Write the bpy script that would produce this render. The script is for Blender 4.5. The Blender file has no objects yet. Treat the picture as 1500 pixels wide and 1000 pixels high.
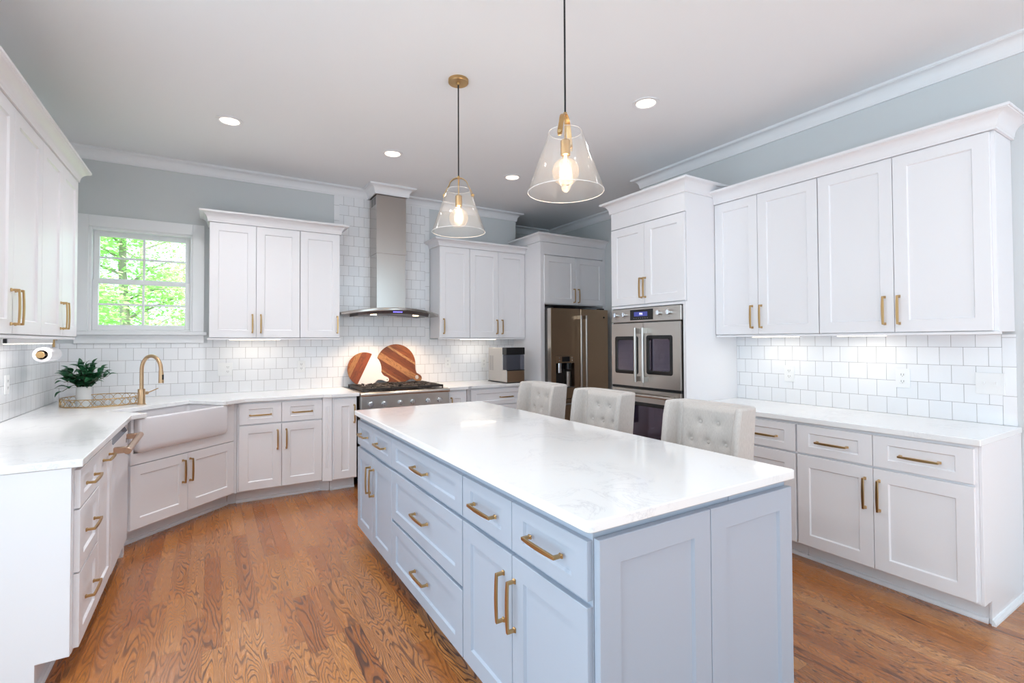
import bpy, bmesh, math, random
from mathutils import Vector, Matrix
S = bpy.context.scene
COL = S.collection
R = math.radians

# ------------------------------------------------------------------ camera
cam_d = bpy.data.cameras.new('camera')
cam = bpy.data.objects.new('camera', cam_d); COL.objects.link(cam)
CX, CY, CZ, YAW, PITCH, ROLL, FPX, PPX, PPY = 1.1121, -5.3558, 1.3936, 0.5409, 0.018, -0.0043, 711.29, 738.6, 486.97
cam_d.sensor_fit = 'HORIZONTAL'; cam_d.sensor_width = 36.0
cam_d.lens = FPX * 36.0 / 1500.0
cam_d.shift_x = (750 - PPX) / 1500.0
cam_d.shift_y = (PPY - 500) / 1500.0
cam_d.clip_start = 0.05
_f = Vector((math.sin(YAW) * math.cos(PITCH), math.cos(YAW) * math.cos(PITCH), math.sin(PITCH)))
_r = Vector((math.cos(YAW), -math.sin(YAW), 0)); _u = _r.cross(_f)
_r2 = _r * math.cos(ROLL) + _u * math.sin(ROLL); _u2 = -_r * math.sin(ROLL) + _u * math.cos(ROLL)
cam.matrix_world = Matrix(((_r2.x, _u2.x, -_f.x, CX), (_r2.y, _u2.y, -_f.y, CY), (_r2.z, _u2.z, -_f.z, CZ), (0, 0, 0, 1)))
S.camera = cam

# ------------------------------------------------------------------ world, sun, exposure
wd = bpy.data.worlds.new('daylight'); S.world = wd; wd.use_nodes = True
bg = wd.node_tree.nodes['Background']
bg.inputs[0].default_value = (0.70, 0.87, 1.0, 1); bg.inputs[1].default_value = 3.0
sun_d = bpy.data.lights.new('sun', 'SUN'); sun_d.energy = 10.0; sun_d.angle = R(3); sun_d.color = (1, .96, .88)
sun = bpy.data.objects.new('sun', sun_d); COL.objects.link(sun); sun.rotation_euler = (R(38), R(8), 0)
S.view_settings.view_transform = 'Standard'; S.view_settings.look = 'None'
S.view_settings.gamma = 1.0; S.view_settings.exposure = 0.09
S.view_settings.use_curve_mapping = False

def lamp(name, kind, loc, energy, color, **k):
    d = bpy.data.lights.new(name, kind); d.energy = energy; d.color = color
    rot = k.pop('rot', None)
    for a, b in k.items(): setattr(d, a, b)
    o = bpy.data.objects.new(name, d); COL.objects.link(o); o.location = loc
    if rot: o.rotation_euler = rot
    return o

# ------------------------------------------------------------------ dimensions
W, H, ZCB = 4.9044, 3.0602, 2.9697
DU, DB, DC, DT = 0.288, 0.640, 0.655, 0.6493
K, KB = 0.914, 0.882
XE, W2, YD, YJ = 4.5103, 5.4946, 0.5761, -1.81
YBACK = -7.6

# ------------------------------------------------------------------ materials
def lin(c):
    return tuple(((v / 255) / 12.92 if v / 255 <= .04045 else ((v / 255 + .055) / 1.055) ** 2.4) for v in c)
MATS = {}
def mat(name, rgb, rough=.5, metal=0., **k):
    m = bpy.data.materials.new(name); m.use_nodes = True
    b = m.node_tree.nodes['Principled BSDF']
    b.inputs['Base Color'].default_value = (*lin(rgb), 1)
    b.inputs['Roughness'].default_value = rough; b.inputs['Metallic'].default_value = metal
    for a, v in k.items():
        b.inputs[a.replace('_', ' ')].default_value = v
    MATS[name] = m
    return m
def nt(m): return m.node_tree.nodes, m.node_tree.links
def add_noise_bump(m, scale=60, strength=.1, dist=.002, vec=None, detail=3):
    n, l = nt(m); b = n['Principled BSDF']
    t = n.new('ShaderNodeTexCoord'); mp = n.new('ShaderNodeMapping')
    if vec: mp.inputs['Scale'].default_value = vec
    ns = n.new('ShaderNodeTexNoise'); ns.inputs['Scale'].default_value = scale; ns.inputs['Detail'].default_value = detail
    bp = n.new('ShaderNodeBump'); bp.inputs['Strength'].default_value = strength; bp.inputs['Distance'].default_value = dist
    l.new(t.outputs['Object'], mp.inputs[0]); l.new(mp.outputs[0], ns.inputs['Vector']); l.new(ns.outputs['Fac'], bp.inputs['Height'])
    l.new(bp.outputs[0], b.inputs['Normal'])
    return ns
def mixrgb(n, l, fac, a, b):
    x = n.new('ShaderNodeMix'); x.data_type = 'RGBA'
    for s, v in ((x.inputs[0], fac), (x.inputs[6], a), (x.inputs[7], b)):
        if hasattr(v, 'is_linked'): l.new(v, s)
        elif isinstance(v, (int, float)): s.default_value = v
        else: s.default_value = (*v, 1)
    return x.outputs[2]
def math_(n, l, op, a, b=None, c=None):
    x = n.new('ShaderNodeMath'); x.operation = op
    for i, v in enumerate((a, b, c)):
        if v is None: continue
        if hasattr(v, 'is_linked'): l.new(v, x.inputs[i])
        else: x.inputs[i].default_value = v
    return x.outputs[0]
def ramp(n, l, fac, stops):
    x = n.new('ShaderNodeValToRGB'); l.new(fac, x.inputs[0])
    e = x.color_ramp.elements
    while len(e) > 1: e.remove(e[-1])
    e[0].position = stops[0][0]; e[0].color = (*stops[0][1], 1)
    for p, c in stops[1:]:
        q = e.new(p); q.color = (*c, 1)
    return x.outputs[0]

white = mat('white_cabinet_paint', (238, 236, 238), .38)
add_noise_bump(white, 300, .03, .0005)
grey_blue = mat('blue_grey_cabinet_paint', (174, 182, 195), .42)
add_noise_bump(grey_blue, 300, .03, .0005)
trim_m = mat('white_trim_paint', (238, 238, 240), .45)
ceil_m = mat('ceiling_paint', (240, 241, 243), .85)
wall_m = mat('grey_wall_paint', (212, 215, 216), .75)
add_noise_bump(wall_m, 120, .05, .001)
brass = mat('brushed_brass', (194, 160, 112), .33, 1.0)
add_noise_bump(brass, 90, .05, .0005, (1, 1, .1))
champagne = mat('champagne_bronze', (206, 174, 138), .3, 1.0)
rosegold = mat('brushed_copper_bronze', (200, 168, 145), .32, 1.0)
steel = mat('brushed_stainless_steel', (196, 190, 184), .28, 1.0)
add_noise_bump(steel, 40, .06, .0006, (.05, .05, 3))
steel_h = mat('hood_stainless_steel', (184, 178, 172), .22, 1.0)
add_noise_bump(steel_h, 40, .06, .0006, (3, 3, .05))
chrome = mat('polished_chrome', (220, 220, 222), .12, 1.0)
bronze = mat('dark_bronze_stainless', (172, 148, 124), .28, 1.0)
add_noise_bump(bronze, 40, .05, .0006, (.05, .05, 3))
black = mat('black_plastic', (18, 18, 20), .35)
iron = mat('cast_iron', (38, 32, 31), .55)
add_noise_bump(iron, 250, .3, .001)
dark = mat('dark_enamel', (24, 22, 22), .25)
porcelain = mat('white_fireclay', (228, 224, 226), .12, Coat_Weight=.5)
plastic = mat('white_plastic', (240, 240, 240), .3)
slot_m = mat('outlet_slot', (120, 118, 116), .5)
paper = mat('white_paper', (244, 242, 244), .9)
fabric = mat('beige_linen', (196, 190, 186), .9, Sheen_Weight=.2)
n_, l_ = nt(fabric)
ns_ = add_noise_bump(fabric, 420, .12, .001, (1, 1, .12))
l_.new(ramp(n_, l_, ns_.outputs['Fac'], [(.3, lin((192, 184, 178))), (.7, lin((210, 203, 197)))]), n_['Principled BSDF'].inputs['Base Color'])
dark_wood = mat('dark_stained_wood', (70, 52, 42), .45)
leaf_m = mat('glossy_dark_leaf', (38, 92, 58), .3)
stem_m = mat('brown_stem', (70, 60, 40), .7)
mirror_m = mat('mirror', (225, 230, 228), .05, 1.0)
cord_m = mat('black_cord', (22, 20, 24), .6)
grey_metal = mat('grey_metal', (110, 108, 106), .4, .8)
bark_m = mat('grey_bark', (150, 140, 130), .9)
grass_m = mat('lawn_green', (120, 160, 80), .95)

def emis(name, rgb, strength):
    m = bpy.data.materials.new(name); m.use_nodes = True
    b = m.node_tree.nodes['Principled BSDF']
    b.inputs['Base Color'].default_value = (*lin(rgb), 1)
    b.inputs['Emission Color'].default_value = (*lin(rgb), 1); b.inputs['Emission Strength'].default_value = strength
    return m
lamp_white = emis('downlight_lens', (255, 240, 222), 2.5)
filament_m = emis('glowing_filament', (255, 214, 160), 40)
strip_m = emis('led_strip', (255, 240, 215), 5)
hood_lens = emis('hood_lamp_lens', (255, 225, 185), 8)
blue_led = emis('blue_display_digits', (120, 110, 255), 2.5)
disp_m = emis('blue_screen', (70, 76, 150), .35)
disp_txt = emis('white_digits', (225, 225, 255), 2)

def glass(name, tint=(1, 1, 1), refl=1.0, rough=.0, body=.0, bodycol=(1, 1, 1)):
    m = bpy.data.materials.new(name); m.use_nodes = True
    n, l = nt(m); n.clear()
    out = n.new('ShaderNodeOutputMaterial'); tr = n.new('ShaderNodeBsdfTransparent'); gl = n.new('ShaderNodeBsdfGlossy')
    lw = n.new('ShaderNodeLayerWeight'); lw.inputs['Blend'].default_value = .5
    mx = n.new('ShaderNodeMixShader'); tr.inputs[0].default_value = (*tint, 1); gl.inputs['Roughness'].default_value = rough
    sc = math_(n, l, 'ADD', .02, math_(n, l, 'MULTIPLY', math_(n, l, 'POWER', lw.outputs['Facing'], 4.0), refl))
    l.new(sc, mx.inputs[0]); l.new(tr.outputs[0], mx.inputs[1]); l.new(gl.outputs[0], mx.inputs[2])
    res = mx.outputs[0]
    if body:
        df = n.new('ShaderNodeBsdfDiffuse'); df.inputs[0].default_value = (*bodycol, 1)
        m2 = n.new('ShaderNodeMixShader'); m2.inputs[0].default_value = body
        l.new(res, m2.inputs[1]); l.new(df.outputs[0], m2.inputs[2]); res = m2.outputs[0]
    l.new(res, out.inputs[0])
    return m
shade_glass = glass('clear_pendant_glass', (1, 1, 1), .9, 0, .03)
bulb_glass = glass('bulb_glass', (1, .98, .95), .9, 0, .022, (1, .9, .8))
rim_m = glass('glass_edge_highlight', (1, 1, 1), .6, .1, .55, (.95, .93, .92))  # whitish body paints in the bright highlight along the polished glass rims
pane_glass = glass('window_glass', (.97, .98, .98), .5)
smoke_glass = glass('smoked_bin_glass', (.5, .52, .58), 1.0, .03, .22, (.26, .27, .33))
oven_glass = mat('dark_oven_glass', (26, 22, 30), .06, 0, Coat_Weight=1.0, Coat_Roughness=.03, Specular_IOR_Level=.9)
_n, _l = nt(oven_glass); _n['Principled BSDF'].inputs['Specular Tint'].default_value = (.9, .75, 1.0, 1)
_n['Principled BSDF'].inputs['Coat Tint'].default_value = (.92, .86, 1.0, 1)

def quartz():
    m = mat('white_quartz', (244, 244, 244), .13, Coat_Weight=.3, Coat_Roughness=.05)
    n, l = nt(m); b = n['Principled BSDF']
    t = n.new('ShaderNodeTexCoord')
    ns = n.new('ShaderNodeTexNoise'); ns.inputs['Scale'].default_value = 5; ns.inputs['Detail'].default_value = 9; ns.inputs['Roughness'].default_value = .7; ns.inputs['Distortion'].default_value = 1.2
    l.new(t.outputs['Object'], ns.inputs['Vector'])
    n2 = n.new('ShaderNodeTexNoise'); n2.inputs['Scale'].default_value = 3; n2.inputs['Detail'].default_value = 3
    l.new(t.outputs['Object'], n2.inputs['Vector'])
    v = math_(n, l, 'ABSOLUTE', math_(n, l, 'SUBTRACT', ns.outputs['Fac'], .5))
    vein = ramp(n, l, v, [(0, (1, 1, 1)), (.018, (.25, .25, .25)), (.05, (0, 0, 0))])
    patch = ramp(n, l, n2.outputs['Fac'], [(.48, (0, 0, 0)), (.62, (1, 1, 1))])
    f = math_(n, l, 'MULTIPLY', math_(n, l, 'MULTIPLY', vein, patch), .42)
    l.new(mixrgb(n, l, f, lin((245, 245, 245)), lin((200, 200, 206))), b.inputs['Base Color'])
    return m
quartz_m = quartz()

def tile(name, axis, x0, z0, w, h, offset=.5):
    m = mat(name, (240, 241, 243), .12)
    n, l = nt(m); b = n['Principled BSDF']
    t = n.new('ShaderNodeTexCoord'); sp = n.new('ShaderNodeSeparateXYZ'); cb = n.new('ShaderNodeCombineXYZ')
    l.new(t.outputs['Object'], sp.inputs[0])
    a = sp.outputs[axis]
    if axis == 'Y': a = math_(n, l, 'MULTIPLY', a, -1)
    l.new(math_(n, l, 'SUBTRACT', a, x0), cb.inputs[0]); l.new(math_(n, l, 'SUBTRACT', sp.outputs['Z'], z0), cb.inputs[1])
    br = n.new('ShaderNodeTexBrick'); br.offset = offset; br.offset_frequency = 2
    l.new(cb.outputs[0], br.inputs['Vector'])
    for k, v in (('Scale', 1), ('Mortar Size', .0013), ('Mortar Smooth', .25), ('Bias', 0), ('Brick Width', w), ('Row Height', h)): br.inputs[k].default_value = v
    br.inputs['Color1'].default_value = (*lin((242, 242, 244)), 1); br.inputs['Color2'].default_value = (*lin((236, 237, 240)), 1); br.inputs['Mortar'].default_value = (*lin((160, 156, 156)), 1)
    l.new(br.outputs['Color'], b.inputs['Base Color'])
    ns = n.new('ShaderNodeTexNoise'); ns.inputs['Scale'].default_value = 9
    l.new(t.outputs['Object'], ns.inputs['Vector'])
    hgt = math_(n, l, 'ADD', math_(n, l, 'MULTIPLY', br.outputs['Fac'], -.6), math_(n, l, 'MULTIPLY', ns.outputs['Fac'], .8))
    bp = n.new('ShaderNodeBump'); bp.inputs['Strength'].default_value = .25; bp.inputs['Distance'].default_value = .003
    l.new(hgt, bp.inputs['Height']); l.new(bp.outputs[0], b.inputs['Normal'])
    return m
tile_back = tile('square_white_tile_back', 'X', 1.224 + .0545, .914, .109, .1085)
tile_right = tile('square_white_tile_right', 'Y', 4.241 + .0545, .914, .109, .1085)
tile_left = tile('square_white_tile_left', 'Y', .0545, .914, .109, .1085)
tile_end_right = tile('narrow_white_tile_right', 'Y', 4.459, .914, .2, .163, 0)
tile_end_back = tile('narrow_white_tile_back', 'X', 2.1, .9, .2, .163, 0)

def floor_mat():
    m = mat('oak_plank_floor', (180, 120, 75), .3, Coat_Weight=.5, Coat_Roughness=.2)
    n, l = nt(m); b = n['Principled BSDF']
    M = lambda op, a, b_=None, c=None: math_(n, l, op, a, b_, c)
    t = n.new('ShaderNodeTexCoord'); sp = n.new('ShaderNodeSeparateXYZ'); l.new(t.outputs['Object'], sp.inputs[0])
    x, y = sp.outputs['X'], sp.outputs['Y']
    xs = M('DIVIDE', x, .083); row = M('FLOOR', xs); fx = M('FRACT', xs)
    w1 = n.new('ShaderNodeTexWhiteNoise'); w1.noise_dimensions = '1D'; l.new(row, w1.inputs['W'])
    ys = M('ADD', M('DIVIDE', y, .78), M('MULTIPLY', w1.outputs['Value'], 7.3))
    # vary board length along each row
    ys = M('ADD', ys, M('MULTIPLY', M('SINE', M('MULTIPLY', ys, 2.1)), .3))
    cell = M('FLOOR', ys); fy = M('FRACT', ys)
    cb = n.new('ShaderNodeCombineXYZ'); l.new(row, cb.inputs[0]); l.new(cell, cb.inputs[1])
    w2 = n.new('ShaderNodeTexWhiteNoise'); w2.noise_dimensions = '2D'; l.new(cb.outputs[0], w2.inputs['Vector'])
    rnd = w2.outputs['Value']
    sc = n.new('ShaderNodeSeparateColor'); l.new(w2.outputs['Color'], sc.inputs[0])
    v = n.new('ShaderNodeCombineXYZ')
    l.new(M('ADD', M('MULTIPLY', x, 13.0), M('MULTIPLY', rnd, 61)), v.inputs[0])
    l.new(M('ADD', M('MULTIPLY', y, 1.7), M('MULTIPLY', sc.outputs[1], 83)), v.inputs[1])
    l.new(M('MULTIPLY', sc.outputs[2], 40), v.inputs[2])
    ns = n.new('ShaderNodeTexNoise'); ns.inputs['Scale'].default_value = 1; ns.inputs['Detail'].default_value = 1.6; ns.inputs['Roughness'].default_value = .35; ns.inputs['Distortion'].default_value = .15
    l.new(v.outputs[0], ns.inputs['Vector'])
    # each board has its own ring density, quarter-sawn boards almost none
    dens = M('ADD', 16, M('MULTIPLY', sc.outputs[0], 20))
    rings = M('FRACT', M('MULTIPLY', ns.outputs['Fac'], dens))
    line = ramp(n, l, rings, [(0, (1, 1, 1)), (.14, (.85, .85, .85)), (.27, (.15, .15, .15)), (.62, (0, 0, 0)), (.93, (.25, .25, .25)), (1, (1, 1, 1))])
    # fine pores
    v2 = n.new('ShaderNodeCombineXYZ'); l.new(M('MULTIPLY', x, 330), v2.inputs[0]); l.new(M('ADD', M('MULTIPLY', y, 10), M('MULTIPLY', rnd, 50)), v2.inputs[1])
    n2 = n.new('ShaderNodeTexNoise'); n2.inputs['Scale'].default_value = 1; n2.inputs['Detail'].default_value = 2; l.new(v2.outputs[0], n2.inputs['Vector'])
    tone = ramp(n, l, rnd, [(0, lin((168, 98, 44))), (.3, lin((192, 122, 62))), (.6, lin((204, 136, 74))), (.82, lin((184, 110, 54))), (1, lin((212, 148, 88)))])
    tone2 = mixrgb(n, l, M('MULTIPLY', ramp(n, l, n2.outputs['Fac'], [(.35, (1, 1, 1)), (.6, (0, 0, 0))]), .35), tone, lin((128, 74, 40)))
    gs = M('MULTIPLY', line, M('ADD', .55, M('MULTIPLY', sc.outputs[1], .45)))
    c = mixrgb(n, l, gs, tone2, lin((72, 38, 20)))
    ex = M('MINIMUM', fx, M('SUBTRACT', 1, fx)); ey = M('MINIMUM', fy, M('SUBTRACT', 1, fy))
    gap = M('MAXIMUM', M('LESS_THAN', ex, .01), M('LESS_THAN', ey, .0014))
    c = mixrgb(n, l, M('MULTIPLY', gap, .6), c, lin((60, 34, 20)))
    l.new(c, b.inputs['Base Color'])
    bp = n.new('ShaderNodeBump'); bp.inputs['Strength'].default_value = .12; bp.inputs['Distance'].default_value = .0015
    l.new(M('SUBTRACT', 1, M('ADD', gap, M('MULTIPLY', line, .25))), bp.inputs['Height']); l.new(bp.outputs[0], b.inputs['Normal'])
    l.new(M('ADD', .26, M('MULTIPLY', line, .12)), b.inputs['Roughness'])
    return m
floor_m = floor_mat()

def stripe_wood(name, stops, seed, warp=.012):
    """acacia: stripes run along local Y, colour changes along local X (board mesh is in its own X-Y plane)"""
    m = mat(name, (170, 100, 50), .4)
    n, l = nt(m); b = n['Principled BSDF']
    t = n.new('ShaderNodeTexCoord'); sp = n.new('ShaderNodeSeparateXYZ'); l.new(t.outputs['Object'], sp.inputs[0])
    v = n.new('ShaderNodeCombineXYZ'); l.new(math_(n, l, 'MULTIPLY', sp.outputs['X'], 14), v.inputs[0]); l.new(math_(n, l, 'MULTIPLY', sp.outputs['Y'], 3), v.inputs[1]); v.inputs[2].default_value = seed
    ns = n.new('ShaderNodeTexNoise'); ns.inputs['Scale'].default_value = 1.2; ns.inputs['Detail'].default_value = 4; ns.inputs['Distortion'].default_value = .8
    l.new(v.outputs[0], ns.inputs['Vector'])
    f = math_(n, l, 'ADD', math_(n, l, 'MULTIPLY', sp.outputs['X'], 2.0), .5)
    base = ramp(n, l, f, [(p, tuple(v * .62 for v in c)) for p, c in stops])
    bn = base.node; bn.color_ramp.interpolation = 'CONSTANT'
    rg = math_(n, l, 'FRACT', math_(n, l, 'MULTIPLY', ns.outputs['Fac'], 9))
    ln = ramp(n, l, rg, [(0, (.7, .7, .7)), (.35, (.1, .1, .1)), (.8, (0, 0, 0)), (1, (.7, .7, .7))])
    l.new(mixrgb(n, l, math_(n, l, 'MULTIPLY', ln, .75), base, lin((70, 32, 12))), b.inputs['Base Color'])
    return m
leaf_out = mat('sunlit_tree_leaf', (186, 222, 150), .6)
_n, _l = nt(leaf_out); _n['Principled BSDF'].inputs['Transmission Weight'].default_value = 0
_tr = _n.new('ShaderNodeBsdfTranslucent'); _tr.inputs[0].default_value = (*lin((190, 234, 150)), 1)
_mx = _n.new('ShaderNodeMixShader'); _mx.inputs[0].default_value = .45
_l.new(_n['Principled BSDF'].outputs[0], _mx.inputs[1]); _l.new(_tr.outputs[0], _mx.inputs[2]); _l.new(_mx.outputs[0], _n['Material Output'].inputs[0])

# ------------------------------------------------------------------ mesh helpers
class MB:
    def __init__(s): s.b = bmesh.new()
    def box(s, x0, x1, y0, y1, z0, z1):
        v = [s.b.verts.new((x, y, z)) for z in (z0, z1) for y in (y0, y1) for x in (x0, x1)]
        for f in ((0, 2, 3, 1), (4, 5, 7, 6), (0, 1, 5, 4), (2, 6, 7, 3), (0, 4, 6, 2), (1, 3, 7, 5)): s.b.faces.new([v[i] for i in f])
        return s
    def prism(s, poly, z0, z1):
        a = [s.b.verts.new((p[0], p[1], z0)) for p in poly]; c = [s.b.verts.new((p[0], p[1], z1)) for p in poly]
        n = len(poly)
        s.b.faces.new(a[::-1]); s.b.faces.new(c)
        for i in range(n): s.b.faces.new((a[i], a[(i + 1) % n], c[(i + 1) % n], c[i]))
        return s
    def loops(s, rings, cap0=True, cap1=True, closed=True):
        """rings: list of equal-length lists of 3D points, joined by quads"""
        vs = [[s.b.verts.new(p) for p in r] for r in rings]; n = len(rings[0])
        for a, c in zip(vs, vs[1:]):
            for i in range(n if closed else n - 1): s.b.faces.new((a[i], a[(i + 1) % n], c[(i + 1) % n], c[i]))
        if cap0: s.b.faces.new(vs[0][::-1])
        if cap1: s.b.faces.new(vs[-1])
        return s
    def lathe(s, prof, c=(0, 0, 0), seg=32, cap0=True, cap1=True):
        return s.loops([[(c[0] + r * math.cos(2 * math.pi * i / seg), c[1] + r * math.sin(2 * math.pi * i / seg), c[2] + z) for i in range(seg)] for r, z in prof], cap0, cap1)
    def tube(s, pts, r, seg=10, cap=True):
        pts = [Vector(p) for p in pts]; rs = r if isinstance(r, (list, tuple)) else [r] * len(pts)
        rings = []; prev = None
        for i, p in enumerate(pts):
            d = (pts[min(i + 1, len(pts) - 1)] - pts[max(i - 1, 0)]).normalized()
            if prev is None:
                a = d.orthogonal().normalized()
            else:
                a = (prev - d * prev.dot(d)).normalized()
            prev = a; c = d.cross(a)
            rings.append([p + (a * math.cos(2 * math.pi * k / seg) + c * math.sin(2 * math.pi * k / seg)) * rs[i] for k in range(seg)])
        return s.loops(rings, cap, cap)
    def cyl(s, p0, p1, r, seg=20): return s.tube([p0, p1], r, seg)
    def sweep(s, path, prof):
        """path: 2D points, prof: (out, z); out points to the right of the path direction; mitred corners"""
        P = [Vector(p) for p in path]; rings = []
        nr = []
        for a, c in zip(P, P[1:]):
            d = (c - a).normalized(); nr.append(Vector((d.y, -d.x)))
        for i, p in enumerate(P):
            if i == 0: m = nr[0]
            elif i == len(P) - 1: m = nr[-1]
            else: m = (nr[i - 1] + nr[i]) / (1 + nr[i - 1].dot(nr[i]))
            rings.append([(p.x + m.x * o, p.y + m.y * o, z) for o, z in prof])
        return s.loops(rings)
    def build(s, name, m, parent=None, smooth=0, bevel=0, seg=2, loc=None):
        bmesh.ops.recalc_face_normals(s.b, faces=s.b.faces)
        me = bpy.data.meshes.new(name); s.b.to_mesh(me); s.b.free()
        me.materials.append(m)
        if smooth:
            me.polygons.foreach_set('use_smooth', [True] * len(me.polygons)); me.set_sharp_from_angle(angle=R(smooth))
        return link(name, me, parent, bevel, seg, loc)
def link(name, me, parent=None, bevel=0, seg=2, loc=None):
    o = bpy.data.objects.new(name, me); COL.objects.link(o)
    if parent: o.parent = parent
    if loc: o.location = loc
    if bevel:
        q = o.modifiers.new('bevel', 'BEVEL'); q.width = bevel; q.segments = seg; q.limit_method = 'ANGLE'; q.angle_limit = R(40)
    return o
def tag(o, label, cat, group=None):
    o['label'] = label; o['category'] = cat
    if group: o['group'] = group
    return o
def thing(name, label, cat, loc=(0, 0, 0), rot=0, group=None):
    o = bpy.data.objects.new(name, None); COL.objects.link(o); o.empty_display_size = .1
    o.location = loc; o.rotation_euler = (0, 0, R(rot))
    return tag(o, label, cat, group)
def struct(o): o['kind'] = 'structure'; return o
def copy_tree(o, parent=None):
    c = o.copy(); COL.objects.link(c)
    if parent: c.parent = parent
    for ch in list(o.children): copy_tree(ch, c)
    return c

# ------------------------------------------------------------------ the room
YR0 = YBACK
struct(MB().box(-.6, 6.5, YR0, .75, -.1, 0).build('floor', floor_m))
struct(MB().box(-.6, 6.5, YR0, .75, H, H + .15).build('ceiling', ceil_m))
WX0, WX1, WZ0, WZ1 = .20, .955, 1.490, 2.395      # window opening
b = MB()
b.box(-.12, WX0, 0, .13, 0, H).box(WX1, XE, 0, .13, 0, H).box(WX0, WX1, 0, .13, 0, WZ0).box(WX0, WX1, 0, .13, WZ1, H)
wall_back = struct(b.build('wall_back', wall_m))
wall_left = struct(MB().box(-.12, 0, -3.0, 0, 0, H).build('wall_left', wall_m))
# the right wall steps back into the refrigerator alcove
wall_right = struct(MB().box(W, W2 + .12, YR0, YJ, 0, H).build('wall_right', wall_m))
struct(MB().box(W2, W2 + .12, YJ, YD, 0, H).build('wall_alcove_right', wall_m))
struct(MB().box(XE - .13, W2 + .12, YD, YD + .12, 0, H).build('wall_alcove_back', wall_m))
struct(MB().box(XE - .13, XE, .13, YD, 0, H).build('wall_alcove_left', wall_m))
struct(MB().box(-.6, 2.9, YR0 - .12, YR0, 0, H).build('rear_light_blocker', wall_m))  # unseen wall added behind the camera to cut daylight from the rear
# tile as parts of the walls
T = .008
b = MB()
b.box(.001, WX1 + .115, -T, -.0005, K, 1.3885).box(WX1 + .115, 4.464, -T, -.0005, K, 1.42).box(2.27, 3.244, -T, -.0005, 1.42, ZCB - .001)
b.build('tile_backsplash', tile_back, wall_back)
b = MB().box(2.214, 2.27, -T, -.0005, 1.42, ZCB - .001).box(3.244, 3.30, -T, -.0005, 1.42, ZCB - .001)
b.build('tile_border', tile_end_back, wall_back)
MB().box(.0005, T, -2.70, -T, K, 1.42).build('tile_backsplash', tile_left, wall_left)
MB().box(W - T, W - .0005, -4.459, -2.858, K, 1.42).build('tile_backsplash', tile_right, wall_right)
MB().box(W - T, W - .0005, -4.515, -4.459, K, 1.42).build('tile_border', tile_end_right, wall_right)

def cove(z0, z1, out, foot=.012):
    pr = [(0, z0), (foot, z0), (foot, z0 + .012)]
    h = z1 - z0; a0, a1 = foot + .003, out - .008
    for i in range(9):
        t = i / 8 * math.pi / 2
        pr.append((a0 + (a1 - a0) * (1 - math.cos(t)), z0 + .016 + (h - .034) * math.sin(t)))
    pr += [(out - .006, z1 - .014), (out, z1 - .014), (out, z1), (0, z1)]
    return pr
hx0, hx1, hy = 2.5937, 2.9183, -.2736
crown_path = [(0, -3.0), (0, 0), (hx0 - .012, 0), (hx0 - .012, hy - .012), (hx1 + .012, hy - .012), (hx1 + .012, 0), (XE, 0), (XE, YD), (W2, YD), (W2, YJ), (W, YJ), (W, YR0 + .05)]
e = .0006
b = MB().sweep(crown_path, [(o + e, z) for o, z in cove(ZCB - .008, H - e, .079)])
struct(b.build('trim_1', trim_m, smooth=35))

# window 1: casing, stool, apron, frame, two sashes and panes
b = MB()
b.box(WX0 - .088, WX0 + .005, -.022, -.0005, 1.494, 2.49).box(WX1 - .005, WX1 + .088, -.022, -.0005, 1.494, 2.49).box(WX0 + .005, WX1 - .005, -.022, -.0005, WZ1 - .005, 2.49)
win = struct(b.build('window_1', trim_m, bevel=.003))
MB().box(WX0 - .11, WX1 + .11, -.05, -.0005, 1.464, 1.493).box(WX0 + .001, WX1 - .001, 0, .10, 1.4905, 1.493).build('window_sill', trim_m, win, bevel=.004)
MB().box(WX0 - .088, WX1 + .088, -.02, -.0005, 1.390, 1.463).build('apron_board', trim_m, win, bevel=.003)
def rect_frame(b, x0, x1, z0, z1, y0, y1, l, r, bt, tp):
    b.box(x0, x0 + l, y0, y1, z0, z1).box(x1 - r, x1, y0, y1, z0, z1).box(x0 + l, x1 - r, y0, y1, z0, z0 + bt).box(x0 + l, x1 - r, y0, y1, z1 - tp, z1)
    return b
rect_frame(MB(), WX0 + .002, WX1 - .002, 1.494, WZ1 - .002, .0, .12, .022, .022, .012, .022).build('window_frame', trim_m, win, bevel=.003)
def sash(z0, z1, y0, br, tr_):
    b = rect_frame(MB(), WX0 + .025, WX1 - .025, z0, z1, y0, y0 + .035, .04, .04, br, tr_)
    xm = (WX0 + WX1) / 2; zm = (z0 + br + z1 - tr_) / 2
    b.box(xm - .009, xm + .009, y0 + .008, y0 + .026, z0 + br, z1 - tr_)
    b.box(WX0 + .065, xm - .009, y0 + .008, y0 + .026, zm - .009, zm + .009).box(xm + .009, WX1 - .065, y0 + .008, y0 + .026, zm - .009, zm + .009)
    o = b.build('sash', trim_m, win, bevel=.003)
    MB().box(WX0 + .06, WX1 - .06, y0 + .028, y0 + .031, z0 + br - .004, z1 - tr_ + .004).build('pane', pane_glass, o)
sash(1.507, 1.945, .028, .045, .035)
sash(1.925, 2.371, .068, .035, .045)

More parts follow.
